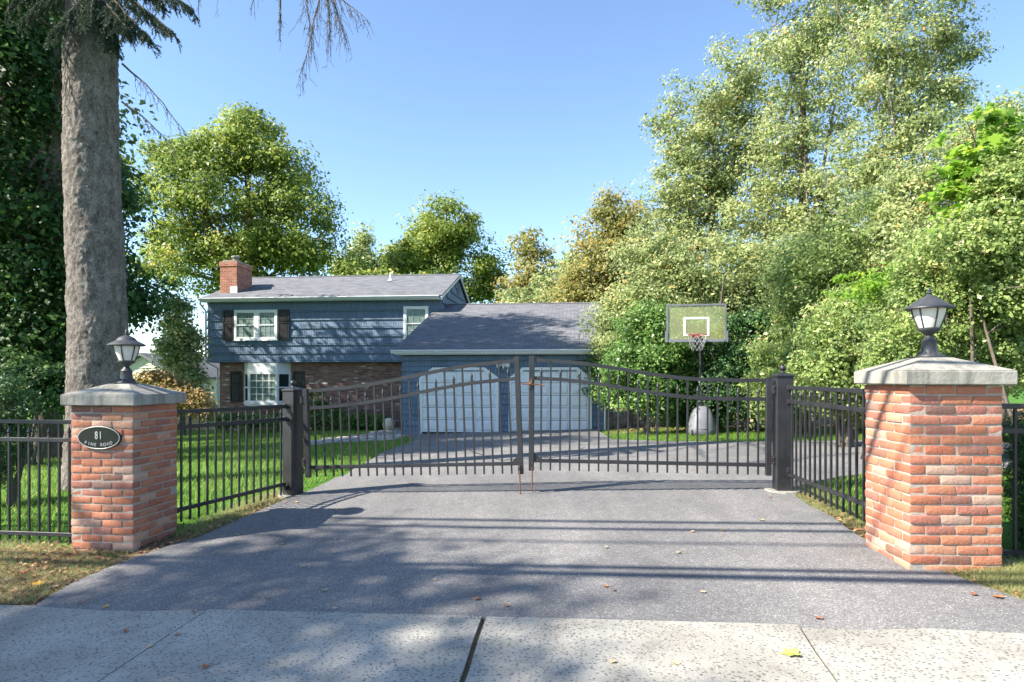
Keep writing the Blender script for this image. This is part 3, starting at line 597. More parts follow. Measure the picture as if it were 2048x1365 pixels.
# windows
def rect_frame(u0, u1, z0, z1, w, v0, v1):
    return MB().box(u0, u0 + w, v0, v1, z0, z1).box(u1 - w, u1, v0, v1, z0, z1).box(u0 + w, u1 - w, v0, v1, z1 - w, z1).box(u0 + w, u1 - w, v0, v1, z0, z0 + w)
def sash_window(parent, u0, u1, z0, z1, v, cols, rows, lower_light=True, T=None, trim=.09):
    """double-hung: frame, meeting rail, two panes, muntins, blind behind"""
    f = rect_frame(u0, u1, z0, z1, trim, v - .075, v - .005).box(u0 - .03, u1 + .03, v - .11, v - .005, z0 - .035, z0).build('window', M['white'], parent, .004)
    if T is not None: f.matrix_local = T
    a, b, c_, d = u0 + trim, u1 - trim, z0 + trim, z1 - trim; mid = (c_ + d) / 2
    MB().box(a, b, v - .03, v - .012, c_, d).build('blind', M['curtain'] if lower_light else M['interior'], f)
    rect_frame(a, b, c_, mid, .035, v - .06, v - .03).build('lower_sash', M['white'], f); rect_frame(a, b, mid - .02, d, .035, v - .066, v - .036).build('upper_sash', M['white'], f)
    for (p0, p1, e) in ((c_ + .035, mid - .035, 0), (mid + .015, d - .035, .006)): MB().box(a + .035, b - .035, v - .05 - e, v - .044 - e, p0, p1).build('pane', M['glass'], f)
    for (p0, p1) in ((c_ + .035, mid - .035), (mid + .015, d - .035)):
        for k in range(1, cols): x = a + .035 + (b - a - .07) * k / cols; MB().box(x - .008, x + .008, v - .044, v - .034, p0, p1).build('muntin', M['white'], f)
        for k in range(1, rows): zz = p0 + (p1 - p0) * k / rows; MB().box(a + .035, b - .035, v - .043, v - .0335, zz - .008, zz + .008).build('muntin', M['white'], f)
    return f
def on(px, py, v):   # picture point on the house plane v = const, in house coordinates
    c_, s_ = math.cos(PSI), math.sin(PSI); k = (px - CX) / FPX; ox, oy = -.35, 20.3
    # X = ox + c u - s v ; Y = oy + s u + c v ; X = k Y
    u = (k * (oy + c_ * v) - ox + s_ * v) / (c_ - k * s_); Y = oy + s_ * u + c_ * v; return u, (HY - py) / FPX * Y
def win_px(x0, y0, x1, y1, v): a = on(x0, y1, v); b = on(x1, y0, v); return a[0], b[0], a[1], b[1]
u0, u1, z0, z1 = win_px(470, 620, 556, 681, MV0); um = (u0 + u1) / 2
sash_window(house, u0, um + .045, z0, z1, MV0 - .01, 3, 2); sash_window(house, um - .045 + .0905, u1, z0, z1, MV0 - .01, 3, 2)
def shutter(x0, x1, zb, zt, v):
    s_ = rect_frame(x0, x1, zb, zt, .07, v - .06, v - .02).box(x0 + .07, x1 - .07, v - .06, v - .02, zb + .55 * (zt - zb), zb + .55 * (zt - zb) + .07).build('shutter', M['shutter'], house, .004)
    MB().box(x0 + .08, x1 - .08, v - .048, v - .016, zb + .08, zb + .55 * (zt - zb) - .01).build('shutter_panel', M['shutter'], s_, .012)
    MB().box(x0 + .08, x1 - .08, v - .048, v - .016, zb + .55 * (zt - zb) + .08, zt - .08).build('shutter_panel', M['shutter'], s_, .012)
shutter(u0 - .52, u0 - .03, z0 - .01, z1 + .01, MV0 - .01); shutter(u1 + .03, u1 + .52, z0 - .01, z1 + .01, MV0 - .01)
u0, u1, z0, z1 = win_px(808, 613, 857, 682, MV0); sash_window(house, u0, u1, z0, z1, MV0 - .01, 3, 2)
# bay window
u0, u1, z0, z1 = win_px(488, 730, 582, 806, 5.72); s1 = .42
bay = MB()
bp = [(u0, 5.72), (u0 + s1, 5.30), (u1 - s1, 5.30), (u1, 5.72)]
def bay_slab(z0_, z1_, e):
    n = [(u0 - e, 5.74), (u0 + s1 - e * .4, 5.30 - e), (u1 - s1 + e * .4, 5.30 - e), (u1 + e, 5.74)]
    return MB().add([(x, y, z0_) for x, y in n] + [(x, y, z1_) for x, y in n], [(0, 1, 2, 3), (7, 6, 5, 4), (0, 4, 5, 1), (1, 5, 6, 2), (2, 6, 7, 3), (3, 7, 4, 0)])
bayo = bay_slab(z1 - .32, MB1 + .0, .0).build('bay_window', M['white'], house)
bay_slab(z0 - .06, z0 + .02, .05).build('bay_sill', M['white'], bayo); bay_slab(z0 - .12, z0 - .06, .0).build('bay_apron', M['white'], bayo)
def bay_face(a, b, cols, rows, hung):
    a, b = Vector(a), Vector(b); L = (b - a).length; T = Matrix.Translation((a.x, a.y, 0)) @ Matrix.Rotation(math.atan2(b.y - a.y, b.x - a.x), 4, 'Z')
    za, zb_ = z0 + .02, z1 - .32
    f = rect_frame(0, L, za, zb_, .085, -.0, .07).build('bay_frame', M['white'], bayo, .003); f.matrix_local = T
    q = MB().box(.08, L - .08, .06, .065, za + .08, zb_ - .08).build('bay_backing', M['curtain'] if not hung else M['interior'], bayo); q.matrix_local = T  # curtain in the centre; at the sides a panel painted dark as unlit room
    q = MB().box(.08, L - .08, .022, .028, za + .08, zb_ - .08).build('bay_pane', M['glass'], bayo); q.matrix_local = T
    for k in range(1, cols): x = .085 + (L - .17) * k / cols; q = MB().box(x - .013, x + .013, .008, .018, za + .085, zb_ - .085).build('bay_muntin', M['white'], bayo); q.matrix_local = T
    for k in range(1, rows): zz = za + .085 + (zb_ - za - .17) * k / rows; e = .03 if hung and k == rows // 2 else .013; q = MB().box(.085, L - .085, .0085, .0185, zz - e, zz + e).build('bay_muntin', M['white'], bayo); q.matrix_local = T
bay_face(bp[0], bp[1], 1, 2, True); bay_face(bp[1], bp[2], 4, 4, False); bay_face(bp[2], bp[3], 1, 2, True)
shutter(u0 - .62, u0 - .1, z0 + .02, z1 - .28, 5.73); shutter(u1 + .1, u1 + .62, z0 + .02, z1 - .28, 5.73)
# white entrance beside the garage
MB().box(-3.85, -3.3, 5.58, 5.75, -2.0, MB1 - .02).build('entrance_trim', M['white'], house, .01)
# garage doors
def garage_door(a, b):
    w = b - a; zt, zb = DT, GF; cz, cu = .30, .42
    outline = [(a, zb), (a, zt - cz), (a + cu, zt), (b - cu, zt), (b, zt - cz), (b, zb)]
    d = MB().prism(outline, .0, .05).build('garage_door', M['door_white'], house)
    o_ = [(a - .09, zb - .3), (a - .09, zt - cz + .05), (a + cu - .05, zt + .09), (b - cu + .05, zt + .09), (b + .09, zt - cz + .05), (b + .09, zb - .3)]
    i_ = [(a, zb - .3), (a, zt - cz), (a + cu, zt), (b - cu, zt), (b, zt - cz), (b, zb - .3)]
    for k in range(5): MB().prism([o_[k], o_[k + 1], i_[k + 1], i_[k]], -.045, .06).build('door_trim', M['white'], d)
    rows, cols = 5, 4; rh = (zt - zb) / rows
    for r_ in range(rows):
        for c_ in range(cols):
            x0, x1 = a + w * c_ / cols + .05, a + w * (c_ + 1) / cols - .05; y0, y1 = zb + rh * r_ + .05, zb + rh * (r_ + 1) - .05
            if r_ == rows - 1 and c_ in (0, cols - 1): continue
            p_ = MB().add([(x0, .0, y0), (x1, .0, y0), (x1, .0, y1), (x0, .0, y1), (x0 + .035, -.03, y0 + .035), (x1 - .035, -.03, y0 + .035), (x1 - .035, -.03, y1 - .035), (x0 + .035, -.03, y1 - .035)], [(0, 1, 5, 4), (1, 2, 6, 5), (2, 3, 7, 6), (3, 0, 4, 7), (4, 5, 6, 7)]); p_.build('panel', M['door_white'], d)
        if r_: MB().box(a + .004, b - .004, -.003, .001, zb + rh * r_ - .012, zb + rh * r_ + .002).build('section_joint', M['lampmetal'], d)
    MB().box(a, b, -.01, .02, zb - .06, zb).build('door_seal', M['shutter'], d)
    # siding corners over the dog-eared head
    for (p, q_, r_) in (((a - .09, zt - cz + .05), (a + cu - .05, zt + .09), (a - .09, zt + .09)), ((b + .09, zt - cz + .05), (b + .09, zt + .09), (b - cu + .05, zt + .09))): MB().prism([p, q_, r_], -.012, .03).build('corner_siding', M['siding'], house)
garage_door(*D0); garage_door(*D1)
# flood lights between the doors
fl = empty('flood_light', (0, 0, 0), 0, 'twin-globe flood light on the wall between the garage doors', 'light')
fl.matrix_world = Matrix.Translation((-.35, 20.3, 0)) @ Matrix.Rotation(PSI, 4, 'Z') @ Matrix.Translation((.08, -.04, .40))
q = MB().lathe([(.06, 0), (.06, .03)], 14).build('mount', M['white'], fl); q.matrix_local = Matrix.Rotation(R(90), 4, 'X')
for s_ in (-1, 1):
    MB().tube([(0, -.03, 0), (s_ * .07, -.07, -.02)], .015, 8).build('arm', M['white'], fl)
    q = MB().lathe([(.025, -.05), (.045, -.03), (.085, .03), (.09, .06), (.06, .09), (.01, .1)], 16).build('lamp_head', M['globe'], fl, 0, 1.2); q.matrix_local = Matrix.Translation((s_ * .13, -.11, -.03)) @ Matrix.Rotation(R(65), 4, 'X') @ Matrix.Rotation(R(25 * s_), 4, 'Y')
MB().lathe([(.03, -.12), (.04, -.07), (.03, -.05)], 12, (0, -.07, 0)).build('sensor', M['white'], fl)

# ================================================================ walk, ball, hoop
t = NT('flagstone'); co = t.coord(); oi = t.new('ShaderNodeObjectInfo')
c = t.mix(.6, t.ramp(oi.outputs['Random'], [(0, (.30, .29, .29)), (.5, (.42, .40, .37)), (1, (.50, .46, .40))]), t.ramp(t.noise(9, 6, .7, co), [(.3, (.6, .6, .6)), (.7, (1.25, 1.25, 1.25))]), 'MULTIPLY'); t.bump(t.noise(20, 5, .7, co), .02); M['flag'] = t.fin(c, .85, .3)
path = tag(empty('stone_path'), kind='structure')
path_poly = pix((600, 886), (655, 879), (730, 868), (790, 857), (802, 856), (806, 872), (790, 880), (735, 883), (670, 886), (615, 892))
tag(sheet('path_bed', path_poly, .5, -.004, M['mortar'], 0, path, .06), kind=None)
rng = random.Random(11); bx = [p[0] for p in path_poly]; by = [p[1] for p in path_poly]
yy = min(by); k = 0
while yy < max(by):
    xx = min(bx) + rng.uniform(0, .3)
    while xx < max(bx):
        w, h = rng.uniform(.35, .62), rng.uniform(.3, .42); cx_, cy_ = xx + w / 2, yy + h / 2
        if inside(path_poly, np.array([cx_]), np.array([cy_]))[0]:
            n = rng.choice((5, 6, 7)); ph = rng.uniform(0, 6); zz = float(gz(cx_, cy_))
            pts = [(cx_ + (w / 2 - .015) * rng.uniform(.85, 1.1) * math.cos(ph + 2 * math.pi * i / n), cy_ + (h / 2 - .01) * rng.uniform(.9, 1.12) * math.sin(ph + 2 * math.pi * i / n)) for i in range(n)]
            e = rng.uniform(.012, .03)
            MB().add([(x, y, zz - .03) for x, y in pts] + [(x, y, zz + e) for x, y in pts], [tuple(range(n, 2 * n))] + [(i, (i + 1) % n, n + (i + 1) % n, n + i) for i in range(n)]).build('flagstone', M['flag'], path)
        xx += w + .02
    yy += .37
bc = at(778, 838, 23.5)
ball = empty('garden_ball', (bc.x, bc.y, float(gz(bc.x, bc.y))), R(20), 'round cream ball standing beside the front door', 'ball')
M['cream'] = simple('cream_stone', (.62, .55, .42), .6, .12, 6)
MB().lathe([(max(.004, .235 * math.sin(a)), .235 - .235 * math.cos(a)) for a in np.linspace(.02, math.pi - .02, 20)], 28).build('shell', M['cream'], ball, 0, 3.1)
q = MB().tube([(.237 * math.cos(a), 0, .235 + .237 * math.sin(a)) for a in np.linspace(0, 2 * math.pi, 33)], .006, 6).build('seam', M['gutter'], ball); q.matrix_local = Matrix.Translation((0, 0, .235)) @ Matrix.Rotation(R(35), 4, 'Y') @ Matrix.Translation((0, 0, -.235))
MB().lathe([(.12, .0), (.11, .03), (.09, .05)], 16).build('foot', M['cream'], ball)
hd = 15.9
hx, hy = (1404 - CX) / FPX * hd, hd
hz = float(gz(hx, hy)); hoop = empty('basketball_hoop', (hx, hy, hz), R(-9), 'portable basketball hoop with clear backboard and grey base tank', 'basketball hoop')
M['hoopgrey'] = simple('grey_plastic', (.15, .155, .175), .5, .12, 5); M['orange'] = simple('orange_rim_paint', (.32, .07, .045), .4, .15, 20); M['netcord'] = simple('white_net_cord', (.45, .45, .44), .7, .1, 30)
t = NT('acrylic_painted_reflection'); tr = t.new('ShaderNodeBsdfTransparent'); tr.inputs[0].default_value = (.9, .93, .9, 1); gl = t.new('ShaderNodeBsdfGlossy'); gl.inputs['Roughness'].default_value = .05
df = t.new('ShaderNodeBsdfDiffuse'); df.inputs[0].default_value = (.60, .60, .27, 1); m1 = t.new('ShaderNodeMixShader'); m1.inputs[0].default_value = .2; t.L(tr.outputs[0], m1.inputs[1]); t.L(df.outputs[0], m1.inputs[2])  # yellow-green diffuse layer: blurred reflection of the trees put into the colour
mx = t.new('ShaderNodeMixShader'); mx.inputs[0].default_value = .03; t.L(m1.outputs[0], mx.inputs[1]); t.L(gl.outputs[0], mx.inputs[2]); t.L(mx.outputs[0], t.o.inputs[0]); M['acrylic'] = t.m
n = 28; q = MB(); prof = [(.31, .40, .0), (.345, .44, .05), (.345, .43, .16), (.33, .40, .28), (.30, .36, .42), (.26, .30, .54), (.21, .23, .63), (.14, .15, .70), (.06, .06, .725)]
vs_ = []
for (rx_, ry_, z_) in prof: vs_ += [(rx_ * math.copysign(abs(math.cos(2 * math.pi * k / n)) ** .75, math.cos(2 * math.pi * k / n)), ry_ * math.copysign(abs(math.sin(2 * math.pi * k / n)) ** .75, math.sin(2 * math.pi * k / n)), z_) for k in range(n)]
fs = [(n * i + k, n * i + (k + 1) % n, n * i + n + (k + 1) % n, n * i + n + k) for i in range(len(prof) - 1) for k in range(n)] + [tuple(range(n * (len(prof) - 1), n * len(prof)))]
base = q.add(vs_, fs).build('base_tank', M['hoopgrey'], hoop, 0, .9)
MB().tube([(.345 * math.cos(a), .43 * math.sin(a), .17) for a in np.linspace(0, 2 * math.pi, 29)], .018, 6).build('base_seam', M['hoopgrey'], base)
for s_ in (-1, 1):
    w_ = MB().lathe([(.06, -.02), (.075, -.02), (.075, .02), (.06, .02)], 16).build('wheel', M['lampmetal'], hoop); w_.matrix_local = Matrix.Translation((s_ * .3, -.48, .075)) @ Matrix.Rotation(R(90), 4, 'Y')
zbt = (HY - 682) / FPX * 15.3 - hz; bh = .90
MB().tube([(0, -.02, .7), (-.03, -.04, 1.35)], .062, 14).build('pole', M['iron'], hoop, 0, .9); MB().tube([(-.03, -.04, 1.33), (-.06, -.07, zbt + .35)], .05, 14).build('pole_upper', M['iron'], hoop, 0, .9)
MB().lathe([(.07, -.05), (.07, .05)], 14, (-.03, -.04, 1.35)).build('pole_collar', M['hoopgrey'], hoop)
bxc = -.22; by_ = -.62
bb = rect_frame(bxc - .71, bxc + .71, zbt, zbt + bh, .045, by_ - .02, by_ + .03).build('backboard_frame', M['hoopgrey'], hoop, .004)
MB().box(bxc - .665, bxc + .665, by_ - .005, by_ + .004, zbt + .045, zbt + bh - .045).build('backboard_pane', M['acrylic'], bb)
rect_frame(bxc - .305, bxc + .305, zbt + .12, zbt + .58, .05, by_ - .010, by_ - .006).build('target_square', M['white'], bb)
for s_ in (-.2, .2): MB().bar((bxc + s_, by_ + .05, zbt + .05), (bxc + s_, by_ + .05, zbt + bh - .05), .035, .05, (0, 1, 0)).build('backboard_brace', M['iron'], bb)
MB().box(bxc - .2, bxc + .2, by_ + .03, by_ + .07, zbt + .3, zbt + .35).build('backboard_brace', M['iron'], bb)
for zz in (.22, .42):
    for s_ in (-.12, .12): MB().bar((-.06 + s_ * .5, -.08, zbt + zz - .05), (bxc + s_, by_ + .06, zbt + zz), .03, .03).build('lift_arm', M['iron'], hoop)
for s_ in (-1, 1): MB().box(bxc + s_ * .715 - .03, bxc + s_ * .715 + .03, by_ - .03, by_ + .035, zbt - .03, zbt + .24).build('corner_pad', M['hoopgrey'], bb)
MB().box(bxc - .66, bxc + .66, by_ - .03, by_ + .034, zbt - .035, zbt + .012).build('bottom_pad', M['hoopgrey'], bb, .006)
rc = (bxc - .02, by_ - .30, zbt + .13)
rim = MB().tube([(rc[0] + .228 * math.cos(a), rc[1] + .228 * math.sin(a), rc[2]) for a in np.linspace(0, 2 * math.pi, 37)], .011, 7).build('rim', M['orange'], hoop, 0, 1.2)
MB().box(rc[0] - .1, rc[0] + .1, by_ - .075, by_ - .022, rc[2] - .06, rc[2] + .03).build('rim_plate', M['orange'], rim, .004)
q = MB()
for k in range(12):
    for s_ in (-1, 1):
        q.tube([(rc[0] + (.226 - .1 * j / 5) * math.cos(2 * math.pi * (k + s_ * j * .5) / 12), rc[1] + (.226 - .1 * j / 5) * math.sin(2 * math.pi * (k + s_ * j * .5) / 12), rc[2] - .01 - .34 * j / 5 + .04 * math.sin(k)) for j in range(6)], .0028, 4)
q.build('net', M['netcord'], hoop)
# ================================================================ plants
def unit(v): return v / np.maximum(np.linalg.norm(v, axis=1, keepdims=True), 1e-9)
def leaf_quads(P, N, size, g, aspect=.62, fold=.12):
    n = len(P); N = unit(N); t = unit(np.cross(N, g.normal(size=(n, 3)))); s = np.cross(N, t)
    L = (size * np.clip(np.exp(g.normal(0, .33, n)), .45, 1.8))[:, None]
    c = P + t * L * .08
    return np.stack([P - t * L * .5, c + s * L * aspect * .5 + N * L * fold, P + t * L * .5, c - s * L * aspect * .5 + N * L * fold], 1)
LOBE = [(0, 0), (.26, -.10), (.48, .12), (.30, .22), (.50, .55), (.24, .50), (.0, 1.0), (-.24, .50), (-.50, .55), (-.30, .22), (-.48, .12), (-.26, -.10)]
def lobed_leaves(P, N, size, g):
    n = len(P); N = unit(N); t = unit(np.cross(N, g.normal(size=(n, 3)))); s = np.cross(N, t); L = (size * g.uniform(.7, 1.25, n))[:, None]
    return np.stack([P + s * L * a + t * L * (b - .4) - N * L * (.35 * abs(a)) for a, b in LOBE], 1)
def crown_points(ells, nclump, per, cr, g, flat=.6, shell=.62, nb=(.55, .5, .8)):
    w = np.array([(e[3] * e[4] + e[3] * e[5] + e[4] * e[5]) for e in ells]); idx = g.choice(len(ells), nclump, p=w / w.sum())
    E = np.array([e[:6] for e in ells])[idx]; d = unit(g.normal(size=(nclump, 3)))
    r = shell + (1 - shell) * g.random(nclump) ** .6; r = np.where(g.random(nclump) < .22, g.random(nclump) ** .5 * shell, r)
    C = E[:, :3] + d * E[:, 3:] * r[:, None]
    m = g.poisson(per, nclump); ci = np.repeat(np.arange(nclump), m); k = len(ci)
    sc_ = cr * g.uniform(.6, 1.35, nclump)
    dr = g.normal(size=(k, 3)); dr[:, 2] = dr[:, 2] * .8 + .35; dr = unit(dr); rr_ = g.random(k) ** .45 * 1.05
    off = dr * rr_[:, None] * np.array([1, 1, flat]); off += g.normal(size=(k, 3)) * .12
    P = C[ci] + off * sc_[ci][:, None]
    out = unit(P - E[ci][:, :3]); N = out * nb[0] * .6 + dr * nb[0] + np.array([0, 0, 1.0]) * nb[1] * .7 + g.normal(size=(k, 3)) * nb[2] * .62
    rnd = np.clip(g.normal(.45, .2, k) + g.normal(0, .12, nclump)[ci] , 0, 1)
    return C, P, N, rnd
def limb_path(a, b, g, bend=.12, n=5):
    a, b = np.array(a), np.array(b); L = np.linalg.norm(b - a); c = (a + b) / 2 + g.normal(size=3) * L * bend + np.array([0, 0, L * .08]); t = np.linspace(0, 1, n)[:, None]
    return (1 - t) ** 2 * a + 2 * t * (1 - t) * c + t * t * b
def tree(name, label, cat, base, top, r0, ells, nclump, per, cr, L, mleaf, mbark, seed, group=None, nl=9, nbr=60, flat=.6, shell=.62, aspect=.62, lobed=False, stems=1, start=.35, nb=(.55, .5, .8)):
    g = np.random.default_rng(seed); base = np.array(base, float); top = np.array(top, float)
    C, P, N, rnd = crown_points(ells, nclump, per, cr, g, flat, shell, nb)
    p = empty(name, tuple(base), 0, label, cat, group)
    V = lobed_leaves(P - base, N, L, g) if lobed else leaf_quads(P - base, N, L, g, aspect)
    link(bpy.data.objects.new('crown', npmesh('crown', V, V.shape[1], mleaf, rnd)), p)
    q = MB(); paths = []
    for s in range(stems):
        b0 = base + (np.array([*g.normal(0, r0 * 3.2, 2), 0]) if stems > 1 else 0); tt = top + (np.array([*g.normal(0, 1, 2) * np.linalg.norm(top - base) * .16, 0]) if stems > 1 else 0)
        tp = limb_path(b0 - np.array([0, 0, .15]), tt, g, .03, 12); rr = np.linspace(1, .18, 12) * r0; rr[0] *= 1.35; rr[1] *= 1.1
        q.tube([tuple(x - base) for x in tp], list(rr), 9 if r0 > .08 else 6); paths.append((tp, rr))
    for i in range(nl):
        tp, rr = paths[i % stems]; c = C[g.integers(nclump)]; k = int(np.clip((start + (.95 - start) * g.random()) * 11, 1, 10))
        lp = limb_path(tp[k], c, g, .12, 6); lr = np.linspace(rr[k] * .55, rr[k] * .12, 6); q.tube([tuple(x - base) for x in lp], list(lr), 6); paths.append((lp, lr))
    allp = np.concatenate([a for a, _ in paths]); allr = np.concatenate([b for _, b in paths])
    for c in C[g.permutation(nclump)[:nbr]]:
        dd = np.linalg.norm(allp - c, axis=1) + np.maximum(0, allp[:, 2] - c[2]) * 1.5; j = int(dd.argmin())
        lp = limb_path(allp[j], c, g, .1, 4); q.tube([tuple(x - base) for x in lp], [allr[j] * .5 + .004, allr[j] * .35 + .003, allr[j] * .2 + .003, .003], 4)
    q.build('trunk' if stems == 1 else 'stems', mbark, p, 0, 1.5)
    return p
def copy_tree(o, loc, rz, s, label, cat, group=None):
    r_ = empty(o.name.split('.')[0], loc, rz, label, cat, group); r_.scale = (s, s, s)
    for ch_ in o.children: c_ = ch_.copy(); COL.objects.link(c_); c_.parent = r_
    return r_
def E(d, *l):
    """crown lobes given as (x, y, half-width, half-height, depth ratio) seen from the street at distance d"""
    k = d / FPX; res = []
    for q in l:
        px, py, rx, ry = q[:4]; off = q[4] if len(q) > 4 else 0; p = at(px, py, d + off); kk = (d + off) / FPX
        res.append((p.x, p.y, p.z, rx * kk, rx * kk * .85, ry * kk))
    return res
def foot(px, d): x = (px - CX) / FPX * d; return (x, d, float(gz(x, d)))
bark = NT('bark'); co = bark.coord('Object', (1, 1, .35)); n1 = bark.noise(14, 7, .75, co); bark.bump(n1, .03); M['bark'] = bark.fin(bark.ramp(n1, [(.3, (.07, .055, .045)), (.7, (.21, .175, .145))]), .95, .15)
birch = NT('pale_bark'); co = birch.coord('Object', (1, 1, 3)); n1 = birch.noise(5, 6, .7, co); M['palebark'] = birch.fin(birch.ramp(n1, [(.35, (.09, .07, .06)), (.55, (.20, .165, .14)), (.8, (.32, .28, .25))]), .9, .2)
M['maple'] = leafmat('maple_leaves', [(0, (.06, .11, .016)), (.35, (.135, .205, .027)), (.65, (.245, .32, .042)), (.88, (.37, .39, .06)), (1, (.44, .36, .07))], .45, .45)
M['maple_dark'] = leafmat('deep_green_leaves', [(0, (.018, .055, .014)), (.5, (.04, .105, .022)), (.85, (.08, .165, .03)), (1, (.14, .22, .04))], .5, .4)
M['olive'] = leafmat('olive_autumn_leaves', [(0, (0.117, 0.143, 0.039)), (.4, (0.247, 0.260, 0.072)), (.7, (0.377, 0.351, 0.104)), (.9, (0.468, 0.364, 0.117)), (1, (0.546, 0.312, 0.091))])
M['birchleaf'] = leafmat('birch_leaves', [(0, (0.102, 0.149, 0.059)), (.35, (0.233, 0.297, 0.107)), (.65, (0.379, 0.433, 0.173)), (.88, (0.553, 0.568, 0.303)), (.96, (0.660, 0.541, 0.205)), (1, (0.660, 0.365, 0.107))], .38, .42)
M['shrub'] = leafmat('bright_shrub_leaves', [(0, (0.084, 0.143, 0.050)), (.4, (0.211, 0.299, 0.088)), (.75, (0.365, 0.455, 0.143)), (.95, (0.562, 0.572, 0.228)), (1, (0.590, 0.416, 0.291))], .38, .42)
M['hedge'] = leafmat('hedge_leaves', [(0, (0.047, 0.108, 0.027)), (.45, (0.121, 0.230, 0.054)), (.8, (0.230, 0.365, 0.088)), (1, (0.365, 0.486, 0.135))], .4, .38)
M['limeleaf'] = leafmat('lime_green_leaves', [(0, (.09, .20, .02)), (.5, (.17, .33, .025)), (.85, (.28, .42, .03)), (1, (.42, .48, .04))], .45, .5)
M['rosy'] = leafmat('rosy_shrub_leaves', [(0, (0.192, 0.204, 0.060)), (.4, (0.360, 0.300, 0.096)), (.75, (0.504, 0.312, 0.132)), (1, (0.576, 0.396, 0.192))], .5, .4)
M['yew'] = leafmat('yew_needles', [(0, (.02, .06, .02)), (.5, (.05, .12, .035)), (.85, (.10, .19, .05)), (1, (.28, .32, .05))], .45, .2)
M['needle'] = leafmat('spruce_needles', [(0, (.018, .04, .022)), (.5, (.04, .075, .04)), (.9, (.075, .115, .06)), (1, (.22, .12, .06))], .5, .15)
# --- background trees
t1 = tree('maple_tree', 'big yellow-green maple rising behind the house chimney', 'tree', foot(500, 42), tuple(at(500, 330, 42)), .5, E(42, (480, 390, 135, 120), (345, 420, 75, 110), (600, 450, 92, 95), (400, 520, 120, 80), (570, 345, 70, 65), (480, 290, 85, 55), (330, 320, 55, 45), (640, 520, 60, 50), (520, 520, 110, 60)), 230, 300, 1.3, .205, M['maple'], M['bark'], 1, nl=18, nbr=200, flat=.65, shell=.72)
t2 = tree('maple_tree', 'rounded green maple above the roof ridge at picture centre', 'tree', foot(900, 48), tuple(at(895, 470, 48)), .42, E(48, (890, 530, 105, 80), (880, 452, 55, 42), (810, 555, 55, 60), (965, 560, 55, 65), (935, 470, 42, 38), (850, 495, 60, 45)), 130, 280, 1.25, .205, M['maple'], M['bark'], 2, nl=14, nbr=150, flat=.7, shell=.7)
tree('slim_tree', 'slim pale tree between the two maples above the roof', 'tree', foot(728, 54), tuple(at(728, 470, 54)), .2, E(54, (726, 490, 24, 42), (718, 540, 42, 40), (748, 548, 40, 30)), 130, 60, .9, .24, M['birchleaf'], M['palebark'], 3, nl=9, nbr=60)
tree('slim_tree', 'thin open tree with orange tints right of the centre maple', 'tree', foot(1064, 46), tuple(at(1064, 470, 46)), .16, E(46, (1062, 500, 44, 40), (1075, 560, 50, 55), (1040, 590, 40, 40)), 150, 38, .8, .24, M['olive'], M['bark'], 4, nl=10, nbr=110, shell=.4)
tree('low_tree', 'pale low tree in the gap above the garage ridge', 'tree', foot(1120, 40), tuple(at(1120, 560, 40)), .15, E(40, (1120, 590, 50, 55), (1040, 620, 50, 40), (1150, 540, 25, 35)), 160, 55, .8, .2, M['birchleaf'], M['bark'], 5, nl=8, nbr=60)
tree('low_tree', 'yellowish low tree behind the upper roof ridge', 'tree', foot(790, 40), tuple(at(790, 550, 40)), .15, E(40, (760, 575, 60, 30), (830, 580, 60, 28), (700, 560, 30, 30)), 130, 60, .8, .2, M['maple'], M['bark'], 6, nl=6, nbr=40)
# --- wood on the right
tree('olive_tree', 'olive brown tree leaning over the right end of the garage', 'tree', foot(1215, 30), tuple(at(1220, 470, 30)), .28, E(30, (1205, 540, 70, 115), (1250, 450, 60, 65), (1165, 620, 55, 75), (1270, 600, 80, 100)), 300, 130, .85, .15, M['olive'], M['bark'], 7, nl=14, nbr=150, shell=.6)
tree('birch_tree', 'tall birch with pale leaves, its crown reaching furthest left', 'tree', foot(1440, 23), tuple(at(1430, 230, 23)), .2, E(23, (1395, 260, 85, 130), (1440, 380, 125, 130), (1350, 400, 70, 110), (1480, 180, 75, 105), (1340, 520, 90, 90), (1500, 300, 70, 110), (1330, 240, 40, 35)), 420, 100, .58, .105, M['birchleaf'], M['palebark'], 8, 'birches of the wood on the right', nl=16, nbr=220, shell=.35, start=.25)
tree('birch_tree', 'tall birch in the middle of the wood behind the basketball hoop', 'tree', foot(1600, 21), tuple(at(1600, 60, 21)), .2, E(21, (1590, 120, 110, 120), (1600, 300, 120, 140), (1560, 450, 130, 110), (1670, 60, 100, 110), (1660, 460, 90, 110), (1600, -60, 130, 90)), 460, 100, .56, .1, M['birchleaf'], M['palebark'], 9, 'birches of the wood on the right', nl=16, nbr=240, shell=.35, start=.25)
tree('birch_tree', 'tall birch towering above the right pillar lantern', 'tree', foot(1820, 18), tuple(at(1800, 60, 18)), .09, E(18, (1760, 120, 120, 130), (1830, 260, 110, 130), (1740, 350, 100, 120), (1880, 90, 90, 90), (1800, -60, 170, 90), (1900, 180, 60, 80)), 430, 100, .46, .088, M['birchleaf'], M['palebark'], 10, 'birches of the wood on the right', nl=14, nbr=200, shell=.35, start=.25)
tree('understorey_tree', 'bushy tree filling the wood just behind the basketball backboard', 'tree', foot(1420, 19), tuple(at(1420, 570, 19)), .1, E(19, (1330, 590, 95, 80), (1440, 560, 120, 80), (1560, 560, 110, 80), (1500, 630, 120, 50), (1240, 660, 60, 70), (1290, 520, 55, 80)), 450, 140, .52, .088, M['birchleaf'], M['bark'], 11, nl=14, nbr=140, stems=4)
